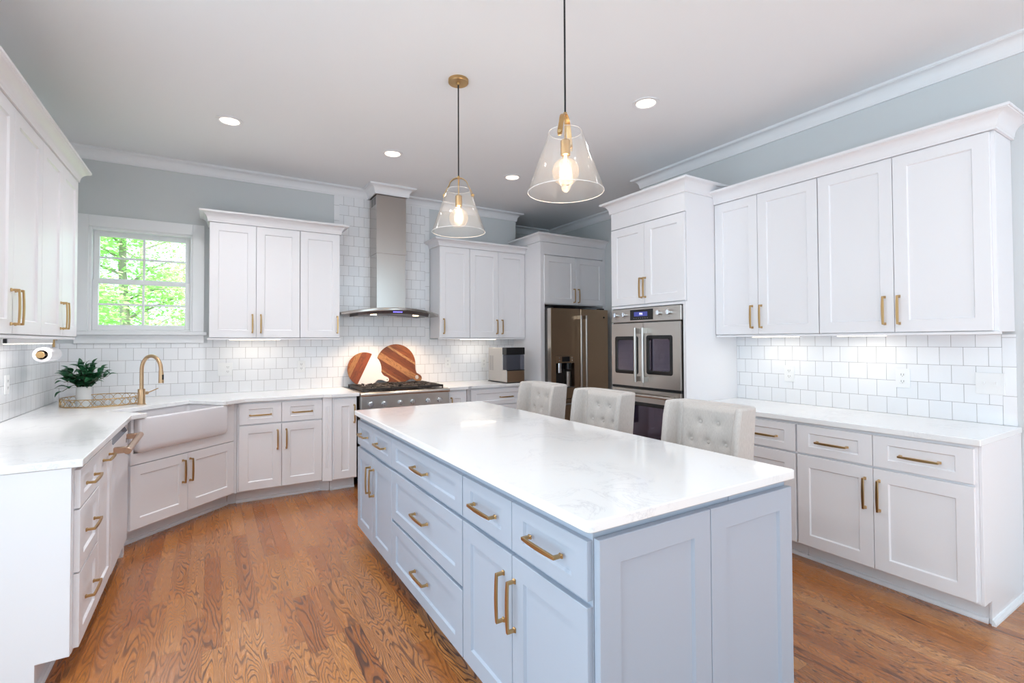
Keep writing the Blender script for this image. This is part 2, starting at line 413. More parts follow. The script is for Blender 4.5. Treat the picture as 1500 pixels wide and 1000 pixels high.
# ------------------------------------------------------------------ cabinet fronts and pulls
_dc = {}
def front_mesh(w, h, t, rail, railz, m):
    key = (round(w, 3), round(h, 3), t, rail, railz, m.name)
    if key in _dc: return _dc[key]
    B = bmesh.new(); rc = .009; ch = .006
    def ring(x0, x1, z0, z1, y): return [B.verts.new(p) for p in ((x0, y, z0), (x1, y, z0), (x1, y, z1), (x0, y, z1))]
    ed = .0015
    bk = ring(0, w, 0, h, t); o0 = ring(0, w, 0, h, ed); o1 = ring(ed, w - ed, ed, h - ed, 0)
    i0 = ring(rail, w - rail, railz, h - railz, 0)
    i1 = ring(rail + ch, w - rail - ch, railz + ch, h - railz - ch, rc)
    B.faces.new(bk[::-1])
    for a, c in ((bk, o0), (o0, o1), (o1, i0), (i0, i1)):
        for k in range(4): B.faces.new((a[k], a[(k + 1) % 4], c[(k + 1) % 4], c[k]))
    B.faces.new(i1)
    bmesh.ops.recalc_face_normals(B, faces=B.faces)
    me = bpy.data.meshes.new('shaker_front'); B.to_mesh(me); B.free(); me.materials.append(m)
    _dc[key] = me
    return me
def pull_mesh(length, vertical, flip=1):
    key = ('pull', length, vertical)
    if key in _dc: return _dc[key]
    # bowed bar pull: two flared feet and a slightly swelling square bar
    B = MB(); L2 = length / 2; out = .03
    def rect(c, ax, n, hw, hn):
        c, ax, n = Vector(c), Vector(ax), Vector(n)
        return [c + ax * hw + n * hn, c - ax * hw + n * hn, c - ax * hw - n * hn, c + ax * hw - n * hn]
    X, Y, Z = Vector((1, 0, 0)), Vector((0, 1, 0)), Vector((0, 0, 1))
    along, across = (Z, X) if vertical else (X, Z)
    for sgn in (-1, 1):
        c = along * (sgn * (L2 - .008))
        B.loops([rect(c, across, along, .0065, .008), rect(c - Y * .004, across, along, .0065, .008), rect(c - Y * .008, across, along, .005, .0055), rect(c - Y * out, across, along, .005, .0055)])
    rings = []
    for i in range(13):
        t = i / 12 * 2 - 1
        wv = .0052 + .0018 * (1 - t * t)
        rings.append(rect(along * (t * (L2 - .003)) - Y * (out + .003 * (1 - t * t)), across, Y, wv, .004))
    B.loops(rings)
    bmesh.ops.recalc_face_normals(B.b, faces=B.b.faces)
    me = bpy.data.meshes.new('bar_pull'); B.b.to_mesh(me); B.b.free(); me.materials.append(brass)
    _dc[key] = me
    return me
def add_front(parent, kind, x0, x1, z0, z1, pulls=(), m=None, t=.02, y=0, rail=.068, railz=None, pl=.178):
    m = m or white
    if railz is None: railz = .044 if kind == 'drawer' and z1 - z0 < .2 else (.055 if kind == 'drawer' else .068)
    o = link(kind, front_mesh(x1 - x0, z1 - z0, t, rail, railz, m), parent, loc=(x0, y, z0))
    for p in pulls:
        # p: ('v', x, zcentre) or ('h', xcentre, z), in the cabinet's own frame
        h = link('handle', pull_mesh(pl, p[0] == 'v'), o, bevel=.0012, loc=(p[1] - x0, 0, p[2] - z0))
    return o
def toe(parent, x0, x1, m, y=.115, depth=.5, h=.115):
    b = MB().box(x0, x1, y + .012, y + .03, 0.0, h)
    b.loops([[(x, y + .012, 0), (x, y - .004, 0), (x, y - .004, .008), (x, y + .002, .02), (x, y + .012, .024)] for x in (x0, x1)])
    return b.build('toe_kick', m, parent)
ZD0, ZD1, ZR0, ZR1 = .1266, .678, .690, .863
G = .0016
def base_cab(label, loc, rot, w, depth, fronts, m=None, cat='cabinet', toes=True, group=None, ztop=KB - .0005, body0=.115):
    m = m or white
    t = thing('base_cabinet', label, cat, loc, rot, group)
    MB().box(.0006, w - .0006, .0205, depth, body0, ztop).build('carcass', m, t, bevel=.001, seg=1)
    for f in fronts: add_front(t, *f, m=m)
    if toes: toe(t, .0006, w - .0006, m)
    return t

# ---- left wall run (rotation 90: local x -> +y, local y -> -x), door fronts at x = DB
LY0, LY1, LY2, LY3 = -2.7021, -2.2925, -1.9323, -1.3525
w = LY1 - LY0
t = base_cab('white three-drawer base cabinet at the near end of the left counter', (DB, LY0 + .0, 0), 90, w, .6385,
             [('drawer', .022, w - G, ZR0 + .012, ZR1, [('h', w / 2 + .01, .78)]), ('drawer', .022, w - G, .437, .695, [('h', w / 2 + .01, .575)]), ('drawer', .022, w - G, ZD0, .430, [('h', w / 2 + .01, .285)])], toes=False)
# finished end panel with a toe notch
b = MB().prism([(.022, .115), (.022, KB - .001), (.638, KB - .001), (.638, .0), (.127, .0), (.127, .115)], -.018, .0)
o = b.build('end_panel', white, t, bevel=.0015); o.rotation_euler = (R(90), 0, R(0)); o.location = (0, 0, 0)
o.data.transform(Matrix(((0, 0, 1, 0), (1, 0, 0, 0), (0, 1, 0, 0), (0, 0, 0, 1)))); o.rotation_euler = (0, 0, 0)
toe(t, 0, w, white)
w = LY2 - LY1
base_cab('white full-height pull-out cabinet between left drawers and dishwasher', (DB, LY1, 0), 90, w, .6385, [('door', G, w - G, ZD0, ZR1, [('h', w / 2, .80)])])
w = LY3 - LY2
t = thing('dishwasher', 'white dishwasher with a copper bar handle in the left counter run', 'dishwasher', (DB, LY2, 0), 90)
MB().box(.002, w - .002, .035, .60, .10, KB - .004).build('tub', grey_metal, t)
b = MB().loops([[(x, 0, .12), (x, 0, .822), (x, .022, .866), (x, .034, .866), (x, .034, .12)] for x in (.004, w - .004)])
dw = b.build('door', mat('matte_white_appliance', (236, 236, 240), .45), t, bevel=.002)
b = MB().loops([[(x, -.001, .826), (x, .0205, .866), (x, .0225, .8665), (x, .001, .8255)] for x in (.03, w - .03)])
b.build('control_strip', mat('dark_blue_control_strip', (34, 44, 78), .15), dw)
MB().box(w - .075, w - .055, -.002, .002, .755, .785).build('indicator', slot_m, dw)
hz = .79
b = MB()
for xx in (.035, w - .06): b.box(xx, xx + .034, -.062, .0, hz - .016, hz + .016)
b.cyl((.0, -.068, hz), (w - .012, -.068, hz), .018, 20)
b.build('handle', rosegold, dw, smooth=40, bevel=.002)
MB().box(.002, w - .002, .075, .09, 0, .10).build('toe_kick', white, t)
# filler beside the sink
tag(MB().box(DB - .3, DB - .02, LY3 + .003, LY3 + .045, .0, KB - .001).build('filler_strip', white, bevel=.001), 'narrow white filler strip between dishwasher and corner sink base', 'filler')

# ---- corner sink base
s0 = Vector((.6404, -1.2398)); sd = Vector((.72949, .68399)); sn = Vector((.68399, -.72949)); SW = .8703
SROT = math.degrees(math.atan2(sd.y, sd.x))
def sw(tt, nn): return s0 + sd * tt + sn * nn
t = thing('sink_base_cabinet', 'white angled corner cabinet under the apron sink with two doors', 'cabinet', (s0.x, s0.y, 0), SROT)
Mi = Matrix.Translation((s0.x, s0.y, 0)) @ Matrix.Rotation(R(SROT), 4, 'Z'); Mi.invert()
def toloc(p): q = Mi @ Vector((p[0], p[1], 0)); return (q.x, q.y)
poly = [(.014, .0205), (SW - .014, .0205)] + [toloc(p) for p in ((1.27, -.56), (1.27, -.012), (.012, -.012), (.012, -1.27), (.58, -1.262))]
MB().prism(poly, .115, .637).build('carcass', white, t)
MB().box(.004, .022, .0, .04, .6395, KB - .001).box(.772, SW - .004, .0, .04, .6395, KB - .001).box(.004, SW - .004, 0, .0204, .565, .6393).build('face_frame', white, t, bevel=.001)
add_front(t, 'door', .004, .4335, ZD0, .559, [('v', .390, .43)])
add_front(t, 'door', .4365, SW - .002, ZD0, .559, [('v', .4515, .43)])
toe(t, -.06, SW + .05, white)
b = MB().prism([tuple(toloc(p)) for p in ((1.2275, -.513), (1.2915, -.513), (1.2915, -.495), (1.2275, -.495))], 0, .1145)
b.build('toe_return', white, t)
b = MB().prism([(SW + .0015, .0205), tuple(toloc((1.2905, -.6395))), tuple(toloc((1.2905, -.60))), (SW + .0015, .06)], .115, KB - .001)
b.build('corner_filler', white, t)
b = MB().prism([(-.0015, .0205), (-.0015, .06), tuple(toloc((.60, -1.305))), tuple(toloc((.6205, -1.305)))], .115, KB - .001)
b.build('corner_filler', white, t)
# farmhouse sink
t = thing('apron_sink', 'white farmhouse apron sink set in the angled corner counter', 'sink', (s0.x, s0.y, 0), SROT)
def rrect(x0, x1, y0, y1, r, z, seg=5):
    pts = []
    for cx_, cy_, a0 in ((x1 - r, y1 - r, 0), (x0 + r, y1 - r, 90), (x0 + r, y0 + r, 180), (x1 - r, y0 + r, 270)):
        for i in range(seg + 1):
            a = R(a0 + 90 * i / seg); pts.append((cx_ + r * math.cos(a), cy_ + r * math.sin(a), z))
    return pts
sx0, sx1, sy0_, sy1_ = .027, .765, -.045, .375
rings = []
for ins, z, rr in ((.045, .640, .02), (.022, .644, .02), (.009, .653, .02), (.002, .668, .02), (0, .69, .02), (0, .866, .02), (.003, .876, .02), (.010, .880, .02), (.022, .880, .02), (.03, .876, .025), (.034, .86, .03), (.038, .70, .03), (.046, .682, .03), (.065, .672, .03), (.12, .668, .03)):
    rings.append(rrect(sx0 + ins, sx1 - ins, sy0_ + ins, sy1_ - ins, rr, z))
MB().loops(rings).build('basin', porcelain, t, smooth=50)
MB().lathe([(.045, .6685), (.045, .6705), (.03, .672), (.0, .671)], (.396, .19, 0), 24).build('drain', chrome, t, smooth=40)

# ---- back wall run
BB = [1.2925, 1.6413, 1.9798, 2.066, 2.285]
w = BB[2] - BB[0] + .004
x1_ = BB[1] - BB[0]
t_back = base_cab('white two-drawer two-door base cabinet between corner sink and range filler', (BB[0], -DB, 0), 0, w, .628,
         [('drawer', .016, x1_ - G, ZR0, ZR1, [('h', (x1_ + .014) / 2, .767)]), ('drawer', x1_ + G, w - G, ZR0, ZR1, [('h', (x1_ + w) / 2, .769)]),
          ('door', .016, x1_ - G, ZD0, ZD1, [('v', x1_ - .033, .54)]), ('door', x1_ + G, w - G, ZD0, ZD1, [('v', x1_ + .038, .54)])], toes=False)
toe(t_back, .0006, w - .001, white)
# bumped-out narrow cabinet left of the range, with an angled fluted filler
DB2 = .687
w = 2.290 - BB[3]
t = base_cab('narrow white single-door cabinet directly left of the range', (BB[3], -DB2, 0), 0, w, .675, [('door', .012, w - .006, ZD0, ZR1, [('v', w - .03, .72)])])
b = MB().prism([(-.004, .012), (-.004, .40), (-.0805, .40), (-.0805, DB2 - DB + .006), (-.076, DB2 - DB)], .115, KB - .001)
b.build('fluted_filler', white, t)
b = MB()
dvec = Vector((.072, -(DB2 - DB) + .012)).normalized()
for i in range(3):
    c = Vector((-.076, DB2 - DB)) + dvec * (.027 + .016 * i)
    nrm = Vector((dvec.y, -dvec.x))
    c = c + nrm * .0015
    b.cyl((c.x, c.y, .23), (c.x, c.y, .80), .0035, 8)
b.build('flute', white, t, smooth=60)
MB().prism([(-.004, .127), (-.004, .14), (-.085, .20), (-.085, .165)], 0, .115).build('toe_return', white, t)
RX0, RX1 = 2.3125, 3.2255
w = 3.452 - 3.232
t = base_cab('narrow white single-door cabinet directly right of the range', (3.232, -DB2, 0), 0, w, .675, [('door', .006, w - .010, ZD0, ZR1, [('v', .03, .72)])])
b = MB().prism([(w + .004, .012), (w + .004, .40), (w + .056, .40), (w + .056, DB2 - DB + .004)], .115, KB - .001)
b.build('angled_filler', white, t)
x0_ = 3.5095; w = 4.4635 - x0_
base_cab('white wide-drawer base cabinet under the ice maker', (x0_, -DB, 0), 0, w, .628,
         [('drawer', .012, w - .004, ZR0, ZR1, [('h', w / 2 - .02, .77)]), ('drawer', .012, w - .004, .414, ZD1, [('h', w / 2 - .02, .56)]), ('drawer', .012, w - .004, ZD0, .402, [('h', w / 2 - .02, .29)])])

# ---- right wall run (rotation -90: local x -> -y, local y -> +x)
XR = W - DB
YB0, YB3, YB4, YB5 = -2.858, -3.6695, -4.0826, -4.5026
w = YB0 - YB3; h_ = w / 2
base_cab('white base cabinet of two drawers over two doors beside the oven tower', (XR, YB0, 0), -90, w, .6385,
         [('drawer', G, h_ - G, ZR0 + .002, ZR1, [('h', h_ / 2, .771)]), ('drawer', h_ + G, w - .006, ZR0 + .002, ZR1, [('h', h_ * 1.5, .771)]),
          ('door', G, h_ - G, ZD0, ZD1, [('v', h_ - .035, .535)]), ('door', h_ + G, w - .006, ZD0, ZD1, [('v', h_ + .035, .535)])])
w = YB3 - YB5; h_ = YB3 - YB4
t = base_cab('white base cabinet of two drawers over two doors at the open right end', (XR, YB3, 0), -90, w + .012, .6385,
         [('drawer', .006, h_ - G, ZR0 + .002, ZR1, [('h', h_ / 2, .772)]), ('drawer', h_ + G, w, ZR0 + .002, ZR1, [('h', (h_ + w) / 2, .771)]),
          ('door', .006, h_ - G, ZD0, ZD1, [('v', h_ - .038, .535)]), ('door', h_ + G, w, ZD0, ZD1, [('v', h_ + .03, .535)])])
b = MB().prism([(.022, .115), (.022, KB - .001), (.6385, KB - .001), (.6385, 0), (.122, 0), (.122, .115)], w + .012, w + .024)
o = b.build('end_panel', white, t, bevel=.0015)
o.data.transform(Matrix(((0, 0, 1, 0), (1, 0, 0, 0), (0, 1, 0, 0), (0, 0, 0, 1))))
b = MB().loops([[(w + .024, y, 0), (w + .04, y, 0), (w + .04, y, .010), (w + .033, y, .024), (w + .024, y, .026)] for y in (.106, .6385)])
b.build('shoe_moulding', trim_m, t)

# ------------------------------------------------------------------ countertops
CN = .058
def isect_x(x):
    tt = (x - s0.x - sn.x * CN) / sd.x; return sw(tt, CN)
def isect_y(y):
    tt = (y - s0.y - sn.y * CN) / sd.y; return sw(tt, CN)
a = isect_x(DC); c = isect_y(-DC)
poly = [(.010, -.010), (2.3085, -.010), (2.3085, -.702), (2.055, -.702), (1.985, -DC), tuple(c), tuple(sw(.720, CN)), tuple(sw(.720, -.32)), tuple(sw(.070, -.32)), tuple(sw(.070, CN)), tuple(a), (DC, -2.725), (.010, -2.725)]
b = MB().prism(poly[::-1], KB, K)
tag(b.build('countertop', quartz_m, bevel=.004, seg=3), 'white quartz countertop along left and back walls around the corner sink', 'countertop')
poly = [(3.2295, -.010), (4.4635, -.010), (4.4635, -DC), (3.52, -DC), (3.46, -.702), (3.2295, -.702)]
tag(MB().prism(poly[::-1], KB, K).build('countertop', quartz_m, bevel=.004, seg=3), 'short white quartz countertop under the ice maker, right of the range', 'countertop')
tag(MB().box(W - DC, W - .010, -4.533, -2.858, KB, K).build('countertop', quartz_m, bevel=.004, seg=3), 'white quartz countertop along the right wall', 'countertop')

# ------------------------------------------------------------------ island
IX0, IX1, IY0, IY1 = 1.967, 2.968, -1.879, -4.363
poly = rrect(IX0, IX1, IY1, IY0, .02, 0, 5)
tag(MB().prism([(p[0], p[1]) for p in poly], KB, K).build('island_countertop', quartz_m, bevel=.004, seg=3, smooth=30), 'large white veined quartz slab topping the blue-grey island', 'countertop')
XI = 1.99
IZ0, IZ1, IZ2 = .11, .846, .683
def isl(label, y0, y1, fronts):
    w = y0 - y1
    t = thing('island_cabinet', label, 'cabinet', (XI, y0, 0), -90)
    MB().box(.0006, w - .0006, .0205, .62, .1, KB - .0006).build('carcass', grey_blue, t, bevel=.001, seg=1)
    for f in fronts: add_front(t, *f, m=grey_blue)
    MB().box(.0006, w - .0006, .095, .11, 0, .1).build('toe_kick', grey_blue, t)
    return t
ys = [-1.888, -2.252, -2.645, -3.5565, -3.9375, -4.3285]
w = ys[0] - ys[2]; m_ = ys[0] - ys[1]; g2 = .002
isl('blue-grey island cabinet with two small drawers and doors at the range end', ys[0], ys[2],
    [('drawer', .004, m_ - g2, IZ2, IZ1, [('h', m_ / 2, .765)]), ('drawer', m_ + g2, w - g2, IZ2, IZ1, [('h', (m_ + w) / 2, .765)]),
     ('door', .004, m_ - g2, IZ0, .66, [('v', m_ - .04, .505)]), ('door', m_ + g2, w - g2, IZ0, .66, [('v', m_ + .04, .505)])])
w = ys[2] - ys[3]
isl('blue-grey island cabinet of three wide stacked drawers', ys[2], ys[3],
    [('drawer', g2, w - .004, IZ2, IZ1, [('h', w / 2, .765)]), ('drawer', g2, w - .004, .394, .664, [('h', w / 2, .53)]), ('drawer', g2, w - .004, IZ0, .377, [('h', w / 2, .245)])])
w = ys[3] - ys[5]; m_ = ys[3] - ys[4]
t = isl('blue-grey island cabinet with two large drawers and doors nearest the viewer', ys[3], ys[5],
    [('drawer', .004, m_ - g2, IZ2, IZ1, [('h', m_ / 2, .762)]), ('drawer', m_ + g2, w - g2, IZ2, IZ1, [('h', (m_ + w) / 2, .767)]),
     ('door', .004, m_ - g2, IZ0, .665, [('v', m_ - .052, .505)]), ('door', m_ + g2, w - g2, IZ0, .665, [('v', m_ + .02, .505)])])
# end panels at the near end
YE = -4.353
for x0, x1, lab in ((2.012, 2.4815, 'blue-grey shaker end panel of the island, left of the near pair'), (2.4845, 2.950, 'blue-grey shaker end panel of the island, right of the near pair')):
    t = thing('island_end_panel', lab, 'panel', (x0, YE, 0), 0)
    add_front(t, 'shaker_panel', 0, x1 - x0, .02, .853, m=grey_blue, rail=.078, railz=.075, t=.022)
t = thing('island_seating_wall', 'blue-grey knee wall and rails carrying the island counter beside the chairs', 'panel', (2.62, -3.1, 0))
MB().box(-.0092, .018, -1.206, 1.201, 0, KB - .001).build('knee_panel', grey_blue, t)
MB().box(-.0092, .325, -1.2295, -1.2065, .0, KB - .0006).build('end_frame', grey_blue, t)
MB().box(-.0092, .325, 1.2015, 1.2165, .0, KB - .0006).build('end_frame', grey_blue, t)

# ------------------------------------------------------------------ upper cabinets
def upper(label, loc, rot, w, z0, z1, doors, depth=DU, rail_l=0, rail_r=0):
    t = thing('wall_cabinet', label, 'cabinet', loc, rot)
    MB().box(.0006, w - .0006, .0205, depth - .001, z0 - .004, z1 + .02).build('carcass', white, t, bevel=.001, seg=1)
    MB().box(.0006 - rail_l, w - .0006 + rail_r, .006, .03, z0 - .020, z0 - .0045).build('light_rail', white, t, bevel=.002)
    for f in doors: add_front(t, 'door', *f)
    return t
UZ0, UZ1 = 1.4395, 2.477
HZ = 1.568
bu = [1.0813, 1.4591, 1.8404, 2.2163]; bv = [3.3072, 3.6897, 4.078, 4.4626]
w = bu[2] - bu[0]; m_ = bu[1] - bu[0]
upper('white two-door wall cabinet right of the window', (bu[0], -DU, 0), 0, w, UZ0, UZ1, [(.004, m_ - G, UZ0, UZ1, [('v', m_ - .031, HZ)]), (m_ + G, w - .003, UZ0, UZ1, [('v', m_ + .039, HZ)])], rail_l=.012)
w = bu[3] - bu[2]
upper('white single-door wall cabinet left of the range hood', (bu[2], -DU, 0), 0, w, UZ0, UZ1, [(.003, w - .003, UZ0, UZ1, [('v', w - .027, HZ)])], rail_r=.008)
w = bv[1] - bv[0]
upper('white single-door wall cabinet right of the range hood', (bv[0], -DU, 0), 0, w, UZ0, UZ1, [(.003, w - .003, UZ0, UZ1, [('v', .047, HZ)])], rail_l=.008)
w = bv[3] - bv[1]; m_ = bv[2] - bv[1]
upper('white two-door wall cabinet between hood cabinet and refrigerator panel', (bv[1], -DU, 0), 0, w, UZ0, UZ1, [(.003, m_ - G, UZ0, UZ1, [('v', m_ - .029, HZ)]), (m_ + G, w - .003, UZ0, UZ1, [('v', m_ + .045, HZ)])])
yr = [-2.858, -3.2192, -3.6442, -4.0667, -4.4942]
RZ1 = 2.490
w = yr[0] - yr[2]; m_ = yr[0] - yr[1]
upper('white two-door wall cabinet beside the oven tower', (W - DU, yr[0], 0), -90, w, UZ0, RZ1, [(.003, m_ - G, UZ0, RZ1, [('v', m_ - .045, HZ + .003)]), (m_ + G, w - .003, UZ0, RZ1, [('v', m_ + .026, HZ + .003)])])
w = yr[2] - yr[4]; m_ = yr[2] - yr[3]
upper('white two-door wall cabinet at the right end of the right wall', (W - DU, yr[2], 0), -90, w + .018, UZ0, RZ1, [(.003, m_ - G, UZ0, RZ1, [('v', m_ - .048, HZ + .003)]), (m_ + G, w, UZ0, RZ1, [('v', m_ + .025, HZ + .003)])], rail_r=.01)
ly = [-2.63, -2.143, -1.688, -1.259, -.857]
LZ1 = 2.534
w = ly[2] - ly[0]; m_ = ly[1] - ly[0]
upper('white two-door wall cabinet nearest the viewer on the left wall', (DU, ly[0], 0), 90, w, UZ0, LZ1, [(.003, m_ - G, UZ0, LZ1, [('v', m_ - .03, HZ)]), (m_ + G, w - .003, UZ0, LZ1, [('v', m_ + .03, HZ)])])
w = ly[4] - ly[2]; m_ = ly[3] - ly[2]
upper('white two-door wall cabinet on the left wall beside the window', (DU, ly[2], 0), 90, w, UZ0, LZ1, [(.003, m_ - G, UZ0, LZ1, [('v', m_ - .03, HZ)]), (m_ + G, w - .003, UZ0, LZ1, [('v', m_ + .03, HZ)])])
# crowns of the cabinet runs
def crown(label, path, z0, z1, out=.077):
    b = MB().sweep(path, cove(z0, z1, out))
    return tag(b.build('crown_moulding', white, smooth=35), label, 'moulding')
f_ = .003
crown('white cove crown moulding on the wall cabinets between window and hood', [(bu[0], -.001), (bu[0], -DU + f_), (bu[3], -DU + f_), (bu[3], -.001)], UZ1 + .003, 2.572)
crown('white cove crown moulding on the wall cabinets right of the hood', [(bv[0], -.001), (bv[0], -DU + f_), (4.463, -DU + f_)], UZ1 + .003, 2.560)
crown('white cove crown moulding on the right wall cabinets', [(W - DU + f_, yr[0]), (W - DU + f_, -4.5135), (W - .001, -4.5135)], RZ1 + .004, 2.592)
crown('white cove crown moulding on the left wall cabinets', [(DU - f_, ly[0]), (DU - f_, ly[4] + .0)], LZ1 + .003, 2.612)

# ------------------------------------------------------------------ refrigerator surround
FY = -.62
t = thing('refrigerator_cabinet', 'tall white refrigerator surround with two small doors above the refrigerator', 'cabinet', (4.465, FY, 0))
MB().box(.0, .06, .0, .618, 0, 2.586).build('side_panel', white, t, bevel=.0015)
MB().box(.985, 1.028, .0, .618, 0, 2.586).build('side_panel', white, t, bevel=.0015)
MB().box(.0602, .9848, .0204, .60, 1.838, 2.586).build('carcass', white, t)
MB().box(.0602, .9848, .002, .0203, 2.44, 2.586).build('face_frame', white, t)
MB().box(.0602, .9848, .002, .0203, 1.838, 1.8475).build('bottom_rail', white, t)
add_front(t, 'door', .052, .5265, 1.848, 2.425, [('v', .497, 1.955)], y=-.012)
add_front(t, 'door', .5295, .990, 1.848, 2.425, [('v', .566, 1.955)], y=-.012)
crown('white cove crown moulding on top of the refrigerator surround', [(4.465, .0), (4.465, FY), (5.4935, FY)], 2.588, 2.68)
# refrigerator
FF = -.80
t = thing('refrigerator', 'dark bronze french-door refrigerator with ice dispenser', 'refrigerator', (4.5305, FF, 0))
fx0, fx1, fxm = -.045, .840, .397
MB().box(.0, .835, .075, .75, .02, 1.775).build('case', grey_metal, t, bevel=.004)
def fr_door(name, x0, x1, z0, z1):
    return MB().box(x0, x1, 0, .07, z0, z1).build(name, bronze, t, bevel=.008, seg=3)
# left door with a real dispenser recess
dx0, dx1, dz0, dz1 = .022, .296, .84, 1.225
b = MB()
b.box(fx0, dx0, 0, .07, .715, 1.78).box(dx1, fxm - .002, 0, .07, .715, 1.78).box(dx0, dx1, 0, .07, dz1, 1.78).box(dx0, dx1, 0, .07, .715, dz0).box(dx0, dx1, .062, .07, dz0, dz1)
d1 = b.build('door', bronze, t)
MB().box(fx0 - .004, fx0 - .0005, .004, .066, .715, 1.78).build('edge_trim', steel, d1)
MB().box(dx0 + .002, dx1 - .002, -.006, .06, 1.135, dz1 - .002).build('dispenser_panel', bronze, d1, bevel=.003)
MB().box(dx0 + .085, dx1 - .075, -.0075, -.006, 1.15, 1.21).build('dispenser_screen', black, d1)
b = MB()
for xx in (dx0 + .045, dx1 - .04):
    for zz in (1.165, 1.195): b.cyl((xx, -.0085, zz), (xx, -.006, zz), .007, 12)
b.build('dispenser_button', chrome, d1)
MB().box(dx0 + .002, dx1 - .002, .052, .0615, dz0, 1.134).build('dispenser_back', dark, d1)
MB().lathe([(.028, 1.02), (.028, 1.134)], (dx0 + .07, .03, 0), 20).build('dispenser_nozzle', chrome, d1, smooth=40)
MB().lathe([(.026, .845), (.03, 1.03)], (dx0 + .20, .032, 0), 20).build('dispenser_paddle', steel, d1, smooth=40)
MB().lathe([(.04, 1.06), (.04, 1.134)], (dx0 + .20, .022, 0), 20).build('dispenser_nozzle', black, d1, smooth=40)
MB().box(dx0 + .002, dx1 - .002, .0, .05, dz0 - .0, dz0 + .012).build('drip_tray', grey_metal, d1)
d2 = fr_door('door', fxm + .002, fx1, .715, 1.78)
MB().lathe([(.012, 0), (.012, .002), (.0, .002)], (0, 0, 0), 20).build('badge', dark, d2).matrix_local = Matrix.Translation((.77, 0, 1.685)) @ Matrix.Rotation(R(90), 4, 'X')
for z0, z1 in ((.40, .705), (.06, .39)):
    dd = fr_door('freezer_drawer', fx0, fx1, z0, z1)
    b = MB().cyl((fx0 + .05, -.06, z1 - .05), (fx1 - .05, -.06, z1 - .05), .012)
    b.box(fx0 + .07, fx0 + .1, -.06, 0, z1 - .06, z1 - .04).box(fx1 - .1, fx1 - .07, -.06, 0, z1 - .06, z1 - .04)
    b.build('handle', steel, dd, smooth=40)
for dd, xx in ((d1, fxm - .045), (d2, fxm + .035)):
    b = MB().tube([(xx, -.065, .80), (xx, -.065, 1.70)], .0135, 16)
    b.box(xx - .012, xx + .012, -.075, .0, 1.655, 1.70).box(xx - .012, xx + .012, -.075, .0, .80, .845)
    b.build('handle', steel, dd, smooth=40, bevel=.003)
MB().box(fx0 + .01, fx0 + .08, .06, .12, 1.781, 1.80).box(fx1 - .08, fx1 - .01, .06, .12, 1.781, 1.80).build('hinge_cover', dark, t)

# ------------------------------------------------------------------ oven tower
XT = W - DT
TY0, TY1 = -2.046, -2.8565
w = TY0 - TY1
t = thing('oven_tower_cabinet', 'tall white oven tower with two doors above the wall ovens', 'cabinet', (XT, TY0, 0), -90)
MB().box(.0, .02, .02, .647, .0, 2.57).build('side_panel', white, t, bevel=.001)
MB().box(w - .02, w, .02, .647, .0, 2.57).build('side_panel', white, t, bevel=.001)
MB().box(.0202, w - .0202, .0204, .64, 1.68, 2.57).build('carcass', white, t)
MB().box(.0, .014, .0, .0198, .115, 1.70).box(w - .024, w, 0, .0198, .115, 1.70).box(.0142, w - .0242, 0, .0198, 1.682, 1.70).box(0, w, 0, .0198, 2.405, 2.57).build('face_frame', white, t)
m_ = 2.444 - 2.046
add_front(t, 'door', .002, m_ - G, 1.708, 2.397, [('v', m_ + .018 - .05, 1.845)], y=-.004)
add_front(t, 'door', m_ + G, w - .006, 1.708, 2.397, [('v', m_ + .012, 1.845)], y=-.004)
add_front(t, 'drawer', .002, w - .006, .125, .225, y=0, railz=.03)
MB().box(.0202, w - .0202, .03, .64, .115, .228).build('lower_carcass', white, t)
toe(t, 0, w, white)
crown('white cove crown moulding on top of the oven tower', [(W - .001, TY0), (XT, TY0), (XT, TY1), (W - .001, TY1)], 2.553, 2.652)
# double wall oven
t = thing('wall_oven', 'stainless steel french-door double wall oven in the tower', 'oven', (4.240, -2.066, 0), -90)
OW = .762
MB().box(-.002, OW - .02, .018, .56, .234, 1.678).build('case', grey_metal, t)
cp = MB().box(0, OW, -.006, .016, 1.556, 1.672).build('control_panel', steel, t, bevel=.003)
MB().box(.228, .484, -.0085, -.0062, 1.571, 1.660).build('display_bezel', black, cp, bevel=.001)
MB().box(.275, .425, -.0092, -.0086, 1.602, 1.640).build('screen', disp_m, cp)
b = MB()
for x0, x1, z0, z1 in ((.338, .3405, 1.612, 1.631), (.3405, .347, 1.6285, 1.631), (.3405, .347, 1.6205, 1.623), (.347, .3495, 1.6205, 1.631)): b.box(x0, x1, -.0098, -.0093, z0, z1)
pm = b.build('display_text', disp_txt, cp)
b = MB().box(.353, .3555, -.0098, -.0093, 1.612, 1.631).box(.366, .3685, -.0098, -.0093, 1.612, 1.631)
for q in ([(.3555, .631), (.3555, .6275), (.3605, .619), (.3605, .6235)], [(.3605, .6235), (.3605, .619), (.366, .6275), (.366, .631)]):
    b.loops([[(p[0], y, p[1] + 1) for p in q] for y in (-.0098, -.0093)])
b.build('display_text', disp_txt, cp)
b = MB()
for i in range(7): b.box(.268 + i * .025, .280 + i * .025, -.0092, -.0086, 1.583, 1.589)
b.build('touch_key', slot_m, cp)
for xx in (.056, .16, .546, .648):
    kb = MB().cyl((0, 0, 0), (0, -.024, 0), .021, 24).box(-.004, .004, -.030, -.0242, -.019, .019).build('knob', chrome, cp, smooth=40, bevel=.0015, loc=(xx, -.0062, 1.6225))
    MB().box(xx - .012, xx + .012, -.0066, -.0061, 1.588, 1.590).build('knob_mark', slot_m, cp)
